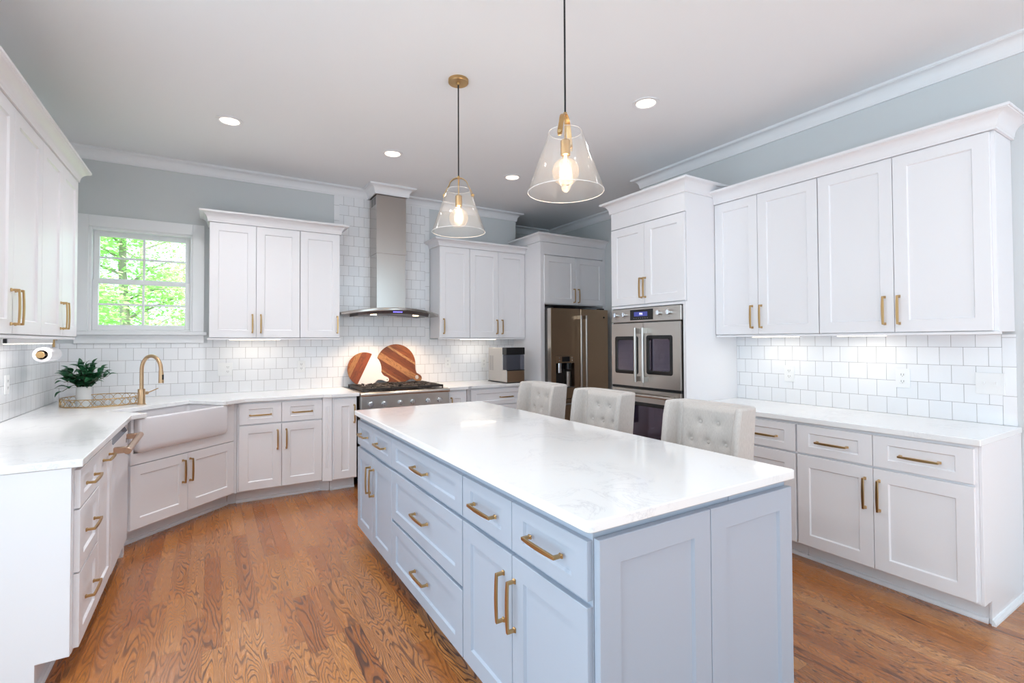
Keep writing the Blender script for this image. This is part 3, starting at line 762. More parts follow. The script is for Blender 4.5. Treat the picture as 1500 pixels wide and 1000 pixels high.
def ov_door(name, x0, x1, z0, z1, gx0, gx1, gz0, gz1):
    b = MB()
    b.box(x0, gx0, -.012, .014, z0, z1).box(gx1, x1, -.012, .014, z0, z1).box(gx0, gx1, -.012, .014, z0, gz0).box(gx0, gx1, -.012, .014, gz1, z1)
    d = b.build(name, steel, t)
    rings = [[(p[0], y, p[1]) for p in [(q[0], q[1]) for q in rrect(gx0 + i, gx1 - i, gz0 + i, gz1 - i, .02, 0, 4)]] for i, y in ((-.006, -.0125), (0, -.0145), (.022, -.0145), (.026, -.010))]
    MB().loops(rings, False, False).build('window_surround', black, d, smooth=40)
    MB().box(gx0, gx1, -.008, -.002, gz0, gz1).build('window_glass', oven_glass, d)
    return d
d1 = ov_door('door', .003, .3775, 1.004, 1.545, .052, .318, 1.113, 1.427)
d2 = ov_door('door', .3805, OW - .006, 1.004, 1.545, .418, .680, 1.120, 1.432)
for dd, xx in ((d1, .338), (d2, .420)):
    b = MB().cyl((xx, -.066, 1.045), (xx, -.066, 1.505), .0125, 16)
    b.box(xx - .011, xx + .011, -.064, -.0122, 1.455, 1.50).box(xx - .011, xx + .011, -.064, -.0122, 1.05, 1.095)
    b.build('handle', steel, dd, smooth=40, bevel=.002)
MB().box(.0, OW - .004, -.004, .014, .982, 1.002).build('vent_strip', black, t)
d3 = ov_door('lower_door', .003, OW - .006, .25, .980, .09, .66, .42, .868)
b = MB().cyl((.03, -.066, .937), (OW - .03, -.066, .937), .0125, 16)
b.box(.06, .10, -.064, -.0122, .926, .948).box(OW - .10, OW - .06, -.064, -.0122, .926, .948)
b.build('handle', steel, d3, smooth=40, bevel=.002)

# ------------------------------------------------------------------ range
t = thing('range', 'stainless steel gas range with black grates against the back wall', 'range', (RX0, -.74, 0))
w = RX1 - RX0
MB().box(.003, w - .003, .045, .72, .09, .893).build('body', steel, t, bevel=.002)
MB().box(.0, w, .03, .72, .8935, .908).build('cooktop', steel, t, bevel=.003)
MB().box(.04, w - .04, .075, .68, .9082, .912).build('burner_pan', dark, t)
b = MB().loops([[(x, .03 + .034 * 0 - .0, .876), (x, .008, .876), (x, .0, .886), (x, .0, .897), (x, .008, .907), (x, .0298, .908)] for x in (0, w)])
b.build('bullnose', steel, t, smooth=50)
pnl = MB().box(.006, w - .006, .018, .044, .752, .8755).build('control_panel', steel, t, bevel=.002)
for kx in (2.409, 2.538, 2.697, 2.826, 2.988, 3.115):
    b = MB().cyl((0, 0, 0), (0, -.012, 0), .027, 24).cyl((0, -.0122, 0), (0, -.034, 0), .021, 24).box(-.005, .005, -.042, -.0342, -.02, .02)
    b.build('knob', chrome, pnl, smooth=40, bevel=.0015, loc=(kx - RX0, .0178, .796))
dd = MB().box(.006, w - .006, .0, .043, .19, .745).build('oven_door', steel, t, bevel=.003)
MB().cyl((.04, -.055, .69), (w - .04, -.055, .69), .014).box(.07, .10, -.05, 0, .68, .70).box(w - .10, w - .07, -.05, 0, .68, .70).build('handle', steel, dd, smooth=40)
MB().box(.2, w - .2, -.003, -.0002, .32, .6).build('door_glass', oven_glass, dd)
MB().box(.006, w - .006, .02, .043, .095, .185).build('kick_plate', steel, t)
MB().box(.06, w - .06, .10, .7, .0, .09).build('base', black, t)
# three grates, each a frame with finger bars, plus burner caps
gw = (w - .07) / 3
for i in range(3):
    x0 = .035 + i * gw + .002; x1 = x0 + gw - .004; y0, y1 = .085, .67; z0, z1 = .930, .946
    b = MB()
    b.box(x0, x1, y0, y0 + .014, z0 - .006, z1).box(x0, x1, y1 - .014, y1, z0 - .006, z1).box(x0, x0 + .014, y0 + .014, y1 - .014, z0 - .006, z1).box(x1 - .014, x1, y0 + .014, y1 - .014, z0 - .006, z1)
    ym = (y0 + y1) / 2; xm = (x0 + x1) / 2
    b.box(x0 + .014, x1 - .014, ym - .007, ym + .007, z0, z1)
    for yy in (y0 + .145, y1 - .145):
        b.box(x0 + .014, xm - .035, yy - .006, yy + .006, z0, z1 + .004).box(xm + .035, x1 - .014, yy - .006, yy + .006, z0, z1 + .004)
        b.box(xm - .006, xm + .006, yy + .035, yy + .13, z0, z1 + .004).box(xm - .006, xm + .006, yy - .13, yy - .035, z0, z1 + .004)
        for sx in (-1, 1):
            for sy in (-1, 1):
                b.tube([(xm + sx * .035, yy + sy * .03, z1 - .002), (xm + sx * .10, yy + sy * .10, z1 - .002)], .006, 6)
    for fx in (x0 + .007, x1 - .007):
        for fy in (y0 + .007, y1 - .007): b.box(fx - .006, fx + .006, fy - .006, fy + .006, .9122, z0 - .005)
    g_ = b.build('grate', iron, t, bevel=.002, seg=1)
    for yy in (y0 + .145, y1 - .145):
        MB().lathe([(.05, .9122), (.05, .918), (.035, .922), (.034, .929), (.0, .931)], (xm, yy, 0), 20).build('burner_cap', iron, t, smooth=40)

# ------------------------------------------------------------------ hood
HXC = (hx0 + hx1) / 2
t = thing('range_hood', 'stainless steel chimney range hood with a curved canopy above the range', 'hood', (HXC, 0, 1.66))
Z = -1.66
b = MB().box(hx0 - HXC + .004, hx1 - HXC - .004, hy + .004, -.0085, 1.74 + Z, 2.34 + Z)
b.build('lower_duct', steel_h, t, bevel=.002)
ud = MB().box(hx0 - HXC, hx1 - HXC, hy, -.0085, 2.335 + Z, ZCB - .010 + Z).build('upper_duct', steel_h, t, bevel=.002)
b = MB()
for i in range(6):
    zz = 2.86 + Z + i * .014
    b.box(hx0 - HXC - .001, hx0 - HXC + .001, -.245, -.17, zz, zz + .008)
    b.box(hx0 - HXC - .001, hx0 - HXC + .001, -.15, -.075, zz, zz + .008)
b.build('vent_slot', dark, ud)
HWd = .528
def arc(k): return 1 - k * k
rings = []
NN = 28
for i in range(NN + 1):
    k = -1 + 2 * i / NN; x = k * HWd
    yf = -.305 - .215 * arc(k); zb = 1.672 + .045 * arc(k)
    rings.append([(x, -.0085, zb + Z), (x, yf, zb + Z), (x, yf - .004, zb + .014 + Z), (x, yf, zb + .028 + Z), (x, -.0085, zb + .028 + Z)])
MB().loops(rings).build('canopy', steel_h, t, smooth=40)
rings = []
for i in range(NN + 1):
    k = (-1 + 2 * i / NN) * .72; x = k * HWd
    yf = -.285 - .215 * arc(k); zb = 1.672 + .045 * arc(k)
    zl = 1.664 + .022 * (1 - (k / .72) ** 2)
    rings.append([(x, -.02, zl + Z), (x, yf + .02, zl + Z), (x, yf, zb - .001 + Z), (x, -.02, zb - .001 + Z)])
ub = MB().loops(rings).build('under_body', mat('dark_grey_hood_underside', (92, 88, 90), .35, .6), t, smooth=30)
for i in range(5):
    xx = -.045 + i * .02
    k = xx / HWd; yf = -.285 - .215 * arc(k)
    b = MB().box(xx - .0065, xx + .0065, yf - .0005, yf + .012, 1.697 + Z, 1.706 + Z)
    b.build('display_digit', blue_led, ub)
for xx in (-.22, .24):
    k = xx / HWd; yf = -.285 - .215 * arc(k)
    zl = 1.664 + .022 * (1 - (k / .72) ** 2)
    MB().lathe([(.032, zl - .006 + Z), (.032, zl + .004 + Z)], (xx, yf + .10, 0), 20).build('lamp_lens', hood_lens, ub, smooth=40)
    o = lamp('hood_lamp', 'SPOT', (HXC + xx, yf + .10, 1.64), 24, (1, .72, .48), spot_size=R(120), spot_blend=.8, shadow_soft_size=.03)

# ------------------------------------------------------------------ under-cabinet lights
def under_light(label, x0, x1, y0, y1, rotz, energy, glow=True):
    cx, cy = (x0 + x1) / 2, (y0 + y1) / 2
    t = thing('under_cabinet_light', label, 'light', (cx, cy, 1.4185))
    hx, hy_ = (x1 - x0) / 2, (y1 - y0) / 2
    MB().box(-hx, hx, -hy_, hy_, .001, .0165).build('housing', plastic, t, bevel=.002)
    MB().box(-hx + .006, hx - .006, -hy_ + .006, hy_ - .006, -.002, .0009).build('diffuser', strip_m, t)
    sx, sy = max(x1 - x0 - .02, .02), max(y1 - y0 - .02, .02)
    lamp('under_cabinet_lamp', 'AREA', (cx, cy, 1.412), energy, (1, .93, .82), shape='RECTANGLE', size=sx, size_y=sy)
ZU = 1.418
under_light('slim light bar under the wall cabinets between window and hood', 1.24, 1.68, -.19, -.15, 0, .38)
under_light('slim light bar under the wall cabinets right of the hood', 3.62, 4.10, -.19, -.15, 0, .38)
under_light('slim light bar under the right wall cabinet beside the oven tower', W - .19, W - .15, -3.45, -3.10, 0, .38)
under_light('slim light bar under the right wall cabinet at the open end', W - .19, W - .15, -3.98, -3.70, 0, .38)
t = thing('under_cabinet_light', 'white light bar under the left wall cabinets beside the paper towels', 'light', (.195, -1.50, 1.418))
MB().box(-.008, .02, -.40, .40, -.026, .0).build('housing', plastic, t, bevel=.002)
MB().box(-.002, .012, -.408, -.4005, -.0235, -.0005).build('end_cap', dark, t)
MB().box(-.006, .018, -.39, .39, -.028, -.0262).build('diffuser', strip_m, t)  # glow added; the bar itself is unlit
lamp('under_cabinet_lamp', 'AREA', (.195, -1.50, 1.386), 1.5, (.97, .98, 1.0), shape='RECTANGLE', size=.03, size_y=.78)  # added lamp, brightens the left tile and counter below the unlit bar
# ------------------------------------------------------------------ outlets and switches
def outlet(label, loc, rot, gangs=('o',)):
    w = .046 * len(gangs) + .030; h = .122
    t = thing('wall_outlet' if 's' not in gangs else 'light_switch', label, 'outlet' if 's' not in gangs else 'switch', loc, rot)
    MB().box(-w / 2, w / 2, -.006, -.0, -h / 2, h / 2).build('cover_plate', plastic, t, bevel=.002)
    for i, g in enumerate(gangs):
        xc = (i - (len(gangs) - 1) / 2) * .046
        if g == 'o':
            for zc in (-.021, .021):
                o = MB().box(-.0165, .0165, -.0085, -.0061, -.014, .014).build('receptacle', plastic, t, bevel=.003, loc=(xc, 0, zc))
                MB().box(-.008, -.0055, -.0092, -.0086, -.004, .008).box(.0055, .008, -.0092, -.0086, -.004, .008).box(-.002, .002, -.0092, -.0086, -.010, -.006).build('slot', slot_m, o)
        elif g == 'c':
            MB().lathe([(.024, 0), (.024, .004), (.0, .005)], (0, 0, 0), 20).build('dial', plastic, t).matrix_local = Matrix.Translation((xc, -.0061, 0)) @ Matrix.Rotation(R(90), 4, 'X')
        else:
            MB().box(-.005, .005, -.0075, -.0061, -.012, .012).build('toggle_slot', plastic, t, loc=(xc, 0, 0))
            MB().box(-.004, .004, -.019, -.0076, -.004, .009).build('toggle', plastic, t, bevel=.001, loc=(xc, 0, 0))
            MB().cyl((0, -.0068, .032), (0, -.0061, .032), .003, 10).cyl((0, -.0068, -.032), (0, -.0061, -.032), .003, 10).build('screw', plastic, t, loc=(xc, 0, 0))
    return t
outlet('white two-gang outlet plate on back tile below the window cabinet edge', (1.216, -T - .0003, 1.138), 0, ('c', 'o'))
outlet('white outlet plate on back tile left of the range', (1.893, -T - .0003, 1.147), 0)
outlet('white outlet plate on back tile between cutting boards and ice maker', (3.53, -T - .0003, 1.143), 0)
outlet('white outlet plate on back tile partly behind the ice maker', (4.02, -T - .0003, 1.13), 0)
outlet('white outlet plate on right wall tile nearest the oven tower', (W - T - .0003, -3.292, 1.139), -90)
outlet('white outlet plate on right wall tile beside the switch plate', (W - T - .0003, -4.003, 1.148), -90)
outlet('white double toggle switch plate on right wall tile end', (W - T - .0003, -4.409, 1.142), -90, ('s', 's'))
outlet('white outlet plate on the left wall tile', (T + .0003, -1.15, 1.137), 90)

# ------------------------------------------------------------------ faucet
fx_, fy_ = .638, -.632
t = thing('kitchen_faucet', 'champagne bronze gooseneck pull-down faucet behind the corner sink', 'faucet', (fx_, fy_, K), SROT)
MB().lathe([(.031, .0), (.031, .005), (.0245, .007), (.0245, .118), (.0235, .120)], (0, 0, 0), 28).build('body', champagne, t, smooth=40)
ar = .098; zt = .27
pts = [(0, 0, .1202), (0, 0, .2)]
for i in range(17):
    a = math.pi - math.pi * i / 16
    pts.append((0, -(ar + ar * math.cos(a)), zt + ar * 1.1 * math.sin(a)))
pts[-1] = (0, -2 * ar, zt)
MB().tube(pts, .0135, 18).build('spout', champagne, t, smooth=50)
hd = MB().tube([(0, -2 * ar, zt - .0005), (0, -2 * ar - .002, zt - .03), (0, -2 * ar - .003, zt - .10)], [.0145, .0165, .0175], 20).build('spray_head', champagne, t, smooth=50)
MB().box(-.006, .006, -2 * ar - .0235, -2 * ar - .012, zt - .075, zt - .035).build('spray_button', black, hd, bevel=.002)
lv = MB().cyl((.0246, 0, .085), (.048, 0, .085), .013, 18).build('lever_hub', champagne, t, smooth=50)
MB().tube([(.044, 0, .085), (.09, 0, .098), (.135, 0, .113)], [.0052, .0042, .0038], 10).build('lever', champagne, lv, smooth=50)

# ------------------------------------------------------------------ tray, vase and plant
TCX, TCY, TR = .372, -.425, .255
t = thing('decorative_tray', 'round gold lattice tray with mirrored base on the corner counter', 'tray', (TCX, TCY, K))
MB().lathe([(TR - .003, .004), (TR - .003, .008), (0, .008)], (0, 0, 0), 64).build('mirror_base', mirror_m, t)
def ringpts(r, z, n=72): return [(r * math.cos(2 * math.pi * i / n), r * math.sin(2 * math.pi * i / n), z) for i in range(n + 1)]
MB().tube(ringpts(TR, .004), .004, 8, False).build('base_ring', brass, t, smooth=60)
MB().tube(ringpts(TR, .058), .0032, 8, False).build('top_rim', brass, t, smooth=60)
b = MB(); NW = 26
for ph in (0, math.pi):
    pts = []
    for i in range(NW * 8 + 1):
        a = 2 * math.pi * i / (NW * 8)
        s_ = math.sin(a * NW / 1.0 * .5 * 2 / 2 + ph)
        pts.append((TR * math.cos(a), TR * math.sin(a), .031 + .025 * (abs(s_) ** .7) * (1 if s_ > 0 else -1)))
    b.tube(pts, .0019, 6, False)
b.build('lattice', brass, t, smooth=60)
VX, VY = .232, -.300
tv = thing('plant_vase', 'small plain white cylindrical vase standing on the gold tray', 'vase', (VX, VY, K + .0083))
MB().lathe([(.044, 0), (.047, .004), (.047, .122), (.043, .126), (.041, .122), (.041, .02), (0, .02)], (0, 0, 0), 36).build('vessel', mat('matte_white_ceramic', (244, 242, 242), .5), tv, smooth=40)
rnd = random.Random(7)
tp = thing('leafy_branches', 'dark green glossy leafy branches spilling from the white vase', 'plant', (VX, VY, K + .031))
bs = MB(); bl = MB()
def leaf(b, base, d, up, L, wd):
    d = Vector(d).normalized(); side = d.cross(Vector(up)).normalized(); upv = side.cross(d)
    rows = []
    for i in range(7):
        t_ = i / 6; hw = wd * math.sin(math.pi * min(1, t_ * .94 + .03)) ** .8
        c = Vector(base) + d * (L * t_) + upv * (L * .18 * math.sin(t_ * math.pi) - L * .12 * t_ * t_)
        rows.append([c - side * hw + upv * hw * .35, c, c + side * hw + upv * hw * .35])
    b.loops(rows, False, False, False)
branches = [((.13, -.03, .20)), ((.10, .06, .23)), ((.03, -.05, .26)), ((-.03, .04, .25)), ((-.09, -.02, .23)), ((.06, .0, .27)), ((-.11, -.06, .19)), ((.12, -.09, .19)), ((0.0, .08, .22)), ((-.13, -.07, .065)), ((.02, -.10, .20)), ((.07, -.07, .24)), ((-.06, -.08, .22)), ((.15, .02, .18)), ((-.02, 0, .27)), ((-.12, .02, .2)), ((.09, -.11, .16)), ((-.10, -.10, .15))]
for tip in branches:
    tip = Vector(tip); mid = Vector((tip.x * .25, tip.y * .25, .115 + .02 * rnd.random()))
    pts = []
    for i in range(9):
        s_ = i / 8
        pts.append(Vector((0, 0, .0)) * (1 - s_) ** 2 + mid * 2 * s_ * (1 - s_) * 1.2 + tip * s_ ** 2)
    if tip.z < .1:
        pts = [Vector(p) for p in ((0, 0, 0), (-.015, -.01, .07), (-.03, -.02, .11), (-.055, -.03, .118), (-.085, -.045, .10), (-.115, -.06, .075))]
    bs.tube(pts, .0022, 6)
    n = len(pts)
    for i in range(n // 2 - 1, n, 2):
        for sgn in (-1, 1):
            d = (pts[min(i, n - 1)] - pts[i - 1]).normalized()
            sd_ = d.cross(Vector((0, 0, 1)));
            sd_ = sd_.normalized() if sd_.length > .05 else Vector((1, 0, 0))
            dd_ = d * .6 + sd_ * sgn * rnd.uniform(.5, 1.0) + Vector((rnd.uniform(-.5, .5), rnd.uniform(-.5, .5), rnd.uniform(-.2, .45)))
            leaf(bl, pts[i], dd_, (rnd.uniform(-.3, .3), rnd.uniform(-.5, .1), 1), rnd.uniform(.065, .092), rnd.uniform(.018, .025))
    leaf(bl, pts[-1], (pts[-1] - pts[-2]), (0, -.3, 1), .06, .014)
bs.build('stems', stem_m, tp, smooth=60)
bl.build('leaves', leaf_m, tp, smooth=60)

# ------------------------------------------------------------------ paper towel holder
t = thing('paper_towel_holder', 'brass paper towel holder hanging under the left wall cabinets', 'holder', (.17, -.87, 1.42))
MB().lathe([(.02, -.006), (.02, -.001)], (0, 0, 0), 20).build('mount', brass, t, smooth=40)
MB().tube([(0, 0, -.0062), (0, 0, -.095), (0, -.006, -.1), (0, -.29, -.1)], .0075, 12).build('arm', brass, t, smooth=60)
MB().cyl((0, -.2902, -.1), (0, -.31, -.1), .021, 24).build('end_knob', brass, t, smooth=40)
t = thing('paper_towel_roll', 'white paper towel roll on the brass holder', 'paper towel', (.17, -.87, 1.32))
b = MB()
b.loops([[(r * math.cos(2 * math.pi * i / 40), y, r * math.sin(2 * math.pi * i / 40)) for i in range(40)] for r, y in ((.03, -.015), (.047, -.015), (.047, -.268), (.03, -.268), (.03, -.015))], False, False)
b.build('paper', paper, t, smooth=40)
b = MB()
b.loops([[(r * math.cos(2 * math.pi * i / 28), y, r * math.sin(2 * math.pi * i / 28)) for i in range(28)] for r, y in ((.028, -.0155), (.0298, -.0155), (.0298, -.2685), (.028, -.2685), (.028, -.0155))], False, False)
b.build('cardboard_core', mat('dark_cardboard', (70, 48, 44), .9), t, smooth=40)

# ------------------------------------------------------------------ cutting boards
def board_outline(r, hl, hw, neck, n=56):
    """circle with a handle along +X; returns outline"""
    a0 = math.asin(neck / r); pts = []
    for i in range(n + 1):
        a = a0 + (2 * math.pi - 2 * a0) * i / n
        pts.append((r * math.cos(a), r * math.sin(a)))
    x0 = r * math.cos(a0)
    ex = hl - hw
    pts += [(x0 + (ex - x0) * .25, -hw - (neck - hw) * .35), (x0 + (ex - x0) * .5, -hw), (ex, -hw)]
    for i in range(1, 8):
        a = -math.pi / 2 + math.pi * i / 8; pts.append((ex + hw * math.cos(a), hw * math.sin(a)))
    pts += [(ex, hw), (x0 + (ex - x0) * .5, hw), (x0 + (ex - x0) * .25, hw + (neck - hw) * .35)]
    return pts
def cut(poly, a, keep_less):
    out = []
    for p, q in zip(poly, poly[1:] + poly[:1]):
        ip, iq = (p[0] <= a) == keep_less, (q[0] <= a) == keep_less
        if ip: out.append(p)
        if ip != iq:
            s_ = (a - p[0]) / (q[0] - p[0]); out.append((a, p[1] + s_ * (q[1] - p[1])))
    return out
brd_small = stripe_wood('acacia_small_board', [(0, lin((186, 104, 46))), (.19, lin((206, 142, 82))), (.29, lin((160, 80, 34))), (.40, lin((172, 86, 38)))], 3)
big_stops = [(0, lin((176, 100, 48))), (.13, lin((166, 90, 42))), (.235, lin((212, 158, 104))), (.285, lin((138, 72, 32))), (.40, lin((152, 82, 38))), (.462, lin((206, 146, 92))), (.598, lin((132, 68, 30))), (.70, lin((150, 80, 36))), (.772, lin((204, 146, 90))), (.808, lin((142, 74, 34)))]
brd_big = stripe_wood('acacia_big_board', big_stops, 9)
marble = mat('white_marble', (226, 220, 218), .3)
def lean_board(name, label, x, z, y, ang, lean):
    t = tag(bpy.data.objects.new(name, None), label, 'cutting board'); COL.objects.link(t)
    t.matrix_world = Matrix.Translation((x, y, z)) @ Matrix.Rotation(R(-lean), 4, 'X') @ Matrix.Rotation(R(90), 4, 'X') @ Matrix.Rotation(R(ang), 4, 'Z')
    return t
# small board, half acacia half marble, split across the handle direction
t = lean_board('cutting_board', 'smaller round cutting board, half acacia wood and half white marble', 2.523, 1.098, -.066, -27, 6)
ol = board_outline(.183, .292, .026, .05)
ow = cut(ol, -.0, True); om = cut(ol, .001, False)
MB().prism(ow, 0, .014).build('wood_half', brd_small, t, bevel=.002)
mo = MB().prism(om, 0, .014).build('marble_half', marble, t, bevel=.002)
MB().cyl((.272, 0, .0141), (.272, 0, .0146), .006, 14).build('hanging_hole', dark, mo)
# large acacia board with a handle hole
t = lean_board('cutting_board', 'larger round striped acacia cutting board behind the half-marble one', 2.885, 1.142, -.034, -33, 5)
ol = board_outline(.224, .345, .04, .10)
B = MB(); hole = [(.285 + .024 * math.cos(2 * math.pi * i / 20), .024 * math.sin(2 * math.pi * i / 20)) for i in range(20)]
for z in (0, .016):
    vo = [B.b.verts.new((p[0], p[1], z)) for p in ol]; vh = [B.b.verts.new((p[0], p[1], z)) for p in hole]
    ed = [B.b.edges.new((vv[i], vv[(i + 1) % len(vv)])) for vv in (vo, vh) for i in range(len(vv))]
    bmesh.ops.triangle_fill(B.b, use_beauty=True, use_dissolve=False, edges=ed)
    if z == 0: lo = (vo, vh)
    else:
        for a_, c_ in ((lo[0], vo), (lo[1], vh)):
            for i in range(len(a_)): B.b.faces.new((a_[i], a_[(i + 1) % len(a_)], c_[(i + 1) % len(a_)], c_[i]))
# stripes of this board run along the handle, so its mesh X and Y are swapped in the material
for v in B.b.verts: v.co = Vector((-v.co.y, v.co.x, v.co.z))
o = B.build('board_body', brd_big, t); o.rotation_euler = (0, 0, R(-90))

# ------------------------------------------------------------------ ice maker
t = thing('ice_maker', 'stainless countertop ice maker with black top and smoked ice bin', 'ice maker', (4.115, -.40, K))
x0, x1, y0, y1 = -.125, .125, -.21, .21
MB().box(x0 - .01, x1 + .05, y0 - .02, y1, .0, .008).build('base_mat', black, t, bevel=.002)
sh = MB().box(x0, x1, y0 + .09, y1, .0082, .405).box(x0, x1, y0 + .0, y0 + .0898, .0082, .148).build('housing', steel, t, bevel=.006, seg=3)
MB().box(x0 - .001, x1 + .001, y0 - .004, y0 + .09, .325, .408).build('top_cap', black, t, bevel=.004)
MB().box(x0 + .004, x1 - .004, y0 + .0, y0 + .088, .150, .324).build('ice_bin', smoke_glass, t, bevel=.006)
MB().box(x0 + .01, x1 - .01, y0 - .0015, y0 - .0003, .012, .14).build('front_panel', bronze, t)
MB().box(x0 + .004, x1 - .004, y0 - .003, y0 - .0004, .1405, .150).build('bin_lip', dark, t)
b = MB()
for r_ in range(11):
    for c_ in range(2):
        b.box(x0 - .0008, x0 + .0002, .09 + c_ * .05, .125 + c_ * .05, .14 + r_ * .016, .146 + r_ * .016)
b.build('vent_slots', slot_m, sh)

# ------------------------------------------------------------------ recessed lights
for (x, y, lab) in ((1.214, -1.19, 'recessed ceiling light nearest the window'), (2.47, -1.186, 'recessed ceiling light above the range'), (3.715, -1.196, 'recessed ceiling light near the refrigerator'), (3.71, -2.975, 'recessed ceiling light right of the near pendant'), (1.214, -2.975, None), (1.214, -4.76, None), (2.47, -4.76, None), (3.71, -4.76, None)):
    lamp('downlight', 'SPOT', (x, y, H - .02), (70 if x < 2 else 22) if y > -2 else (75 if x < 2 and y > -4 else 12), (.98, .98, 1.0), spot_size=R(150), spot_blend=1.0, shadow_soft_size=.06)
    if not lab: continue   # the part of the light grid outside the picture: lamps only
    t = thing('recessed_light', 'round white ' + lab, 'ceiling light', (x, y, H))
    MB().lathe([(.092, -.0004), (.093, -.006), (.074, -.008), (.066, -.003), (.0655, -.0004)], (0, 0, 0), 40, False, False).build('trim_ring', trim_m, t, smooth=40)
    MB().lathe([(.0653, -.0008), (.0653, -.0024), (0, -.0024)], (0, 0, 0), 40).build('lens', lamp_white, t)

# ------------------------------------------------------------------ pendants
def pendant(label, x, y, dz, ang):
    t = thing('pendant_lamp', label, 'pendant lamp', (x, y, H), ang)
    Z = -H + dz
    MB().lathe([(.0, -.0005), (.064, -.0005), (.064, -.018), (.061, -.022), (.012, -.022), (.01, -.034), (0, -.034)], (0, 0, 0), 40).build('ceiling_canopy', brass, t, smooth=35)
    MB().cyl((0, 0, -.0342), (0, 0, 2.44 + Z), .0042, 10).build('cord', cord_m, t, smooth=60)
    # flat strap arch
    rt, zt_ = .0755, 2.322
    pts = []
    for i in range(25):
        a = math.pi * i / 24
        pts.append((-.062 * math.cos(a), 2.366 + .066 * math.sin(a) ** .9 if i not in (0, 24) else 2.366))
    pts = [(-.096, zt_ - .018)] + [(-.0915, zt_), (-.079, 2.35)] + pts[2:-2] + [(.079, 2.35), (.0915, zt_), (.096, zt_ - .018)]
    rings = []
    for i, (px, pz) in enumerate(pts):
        q0 = Vector(pts[max(i - 1, 0)]); q1 = Vector(pts[min(i + 1, len(pts) - 1)]); d = (q1 - q0).normalized(); n = Vector((d.y, -d.x))
        hw = .011 if 0 < i < len(pts) - 1 else .007
        rings.append([(px + n.x * s_ * .0015, yy * hw, pz + Z + n.y * s_ * .0015) for s_, yy in ((1, -1), (1, 1), (-1, 1), (-1, -1))])
    ar_ = MB().loops(rings).build('arch_strap', brass, t, smooth=30)
    for sg in (-1, 1):
        MB().cyl((sg * .078, 0, zt_ + Z), (sg * .099, 0, zt_ + Z), .0075, 14).build('thumb_screw', brass, ar_, smooth=40)
    MB().cyl((0, 0, 2.43 + Z), (0, 0, 2.321 + Z), .0045, 12).lathe([(0, 2.444 + Z), (.008, 2.442 + Z), (.008, 2.428 + Z), (0, 2.427 + Z)], (0, 0, 0), 16).build('stem', brass, t, smooth=40)
    MB().lathe([(.0, 2.322 + Z), (.017, 2.32 + Z), (.0215, 2.315 + Z), (.0215, 2.252 + Z), (.019, 2.250 + Z)], (0, 0, 0), 28).build('socket', brass, t, smooth=40)
    # globe bulb
    pr = [(.013, 2.249 + Z), (.014, 2.24 + Z)]
    c0 = 2.178; r0 = .0605
    for i in range(2, 17):
        a = math.pi * i / 16
        pr.append((max(r0 * math.sin(a), .0005), c0 + r0 * math.cos(a) + Z))
    MB().lathe(pr, (0, 0, 0), 32, False, False).build('bulb', bulb_glass, t, smooth=70)
    b = MB().cyl((0, 0, 2.249 + Z), (0, 0, 2.222 + Z), .005, 8)
    for i in range(6):
        a = math.pi / 3 * i
        b.cyl((.005 * math.cos(a), .005 * math.sin(a), 2.222 + Z), (.014 * math.cos(a), .014 * math.sin(a), 2.16 + Z), .0016, 6)
    b.build('filament', filament_m, t)
    # conical glass shade with real wall thickness
    pr = [(.0715, 2.352 + Z), (.1655, 2.088 + Z), (.1675, 2.0865 + Z), (.1685, 2.089 + Z), (.0745, 2.354 + Z), (.073, 2.3555 + Z), (.0715, 2.352 + Z)]
    MB().lathe(pr, (0, 0, 0), 64, False, False).build('glass_shade', shade_glass, t, smooth=50)
    MB().tube(ringpts(.1675, 2.0872 + Z, 64), .0016, 6, False).build('shade_rim', rim_m, t, smooth=60)
    MB().tube(ringpts(.0735, 2.3548 + Z, 64), .001, 6, False).build('shade_rim', rim_m, t, smooth=60)
    lamp('pendant_bulb_light', 'POINT', (x, y, 2.185 + dz), 2.2, (1, .80, .58), shadow_soft_size=.03)
pendant('clear glass cone pendant lamp farther from the viewer, whole brass canopy visible', 2.446, -2.58, .0, -31)
pendant('clear glass cone pendant lamp nearer the viewer, above the island front', 2.452, -3.66, -.033, 37)

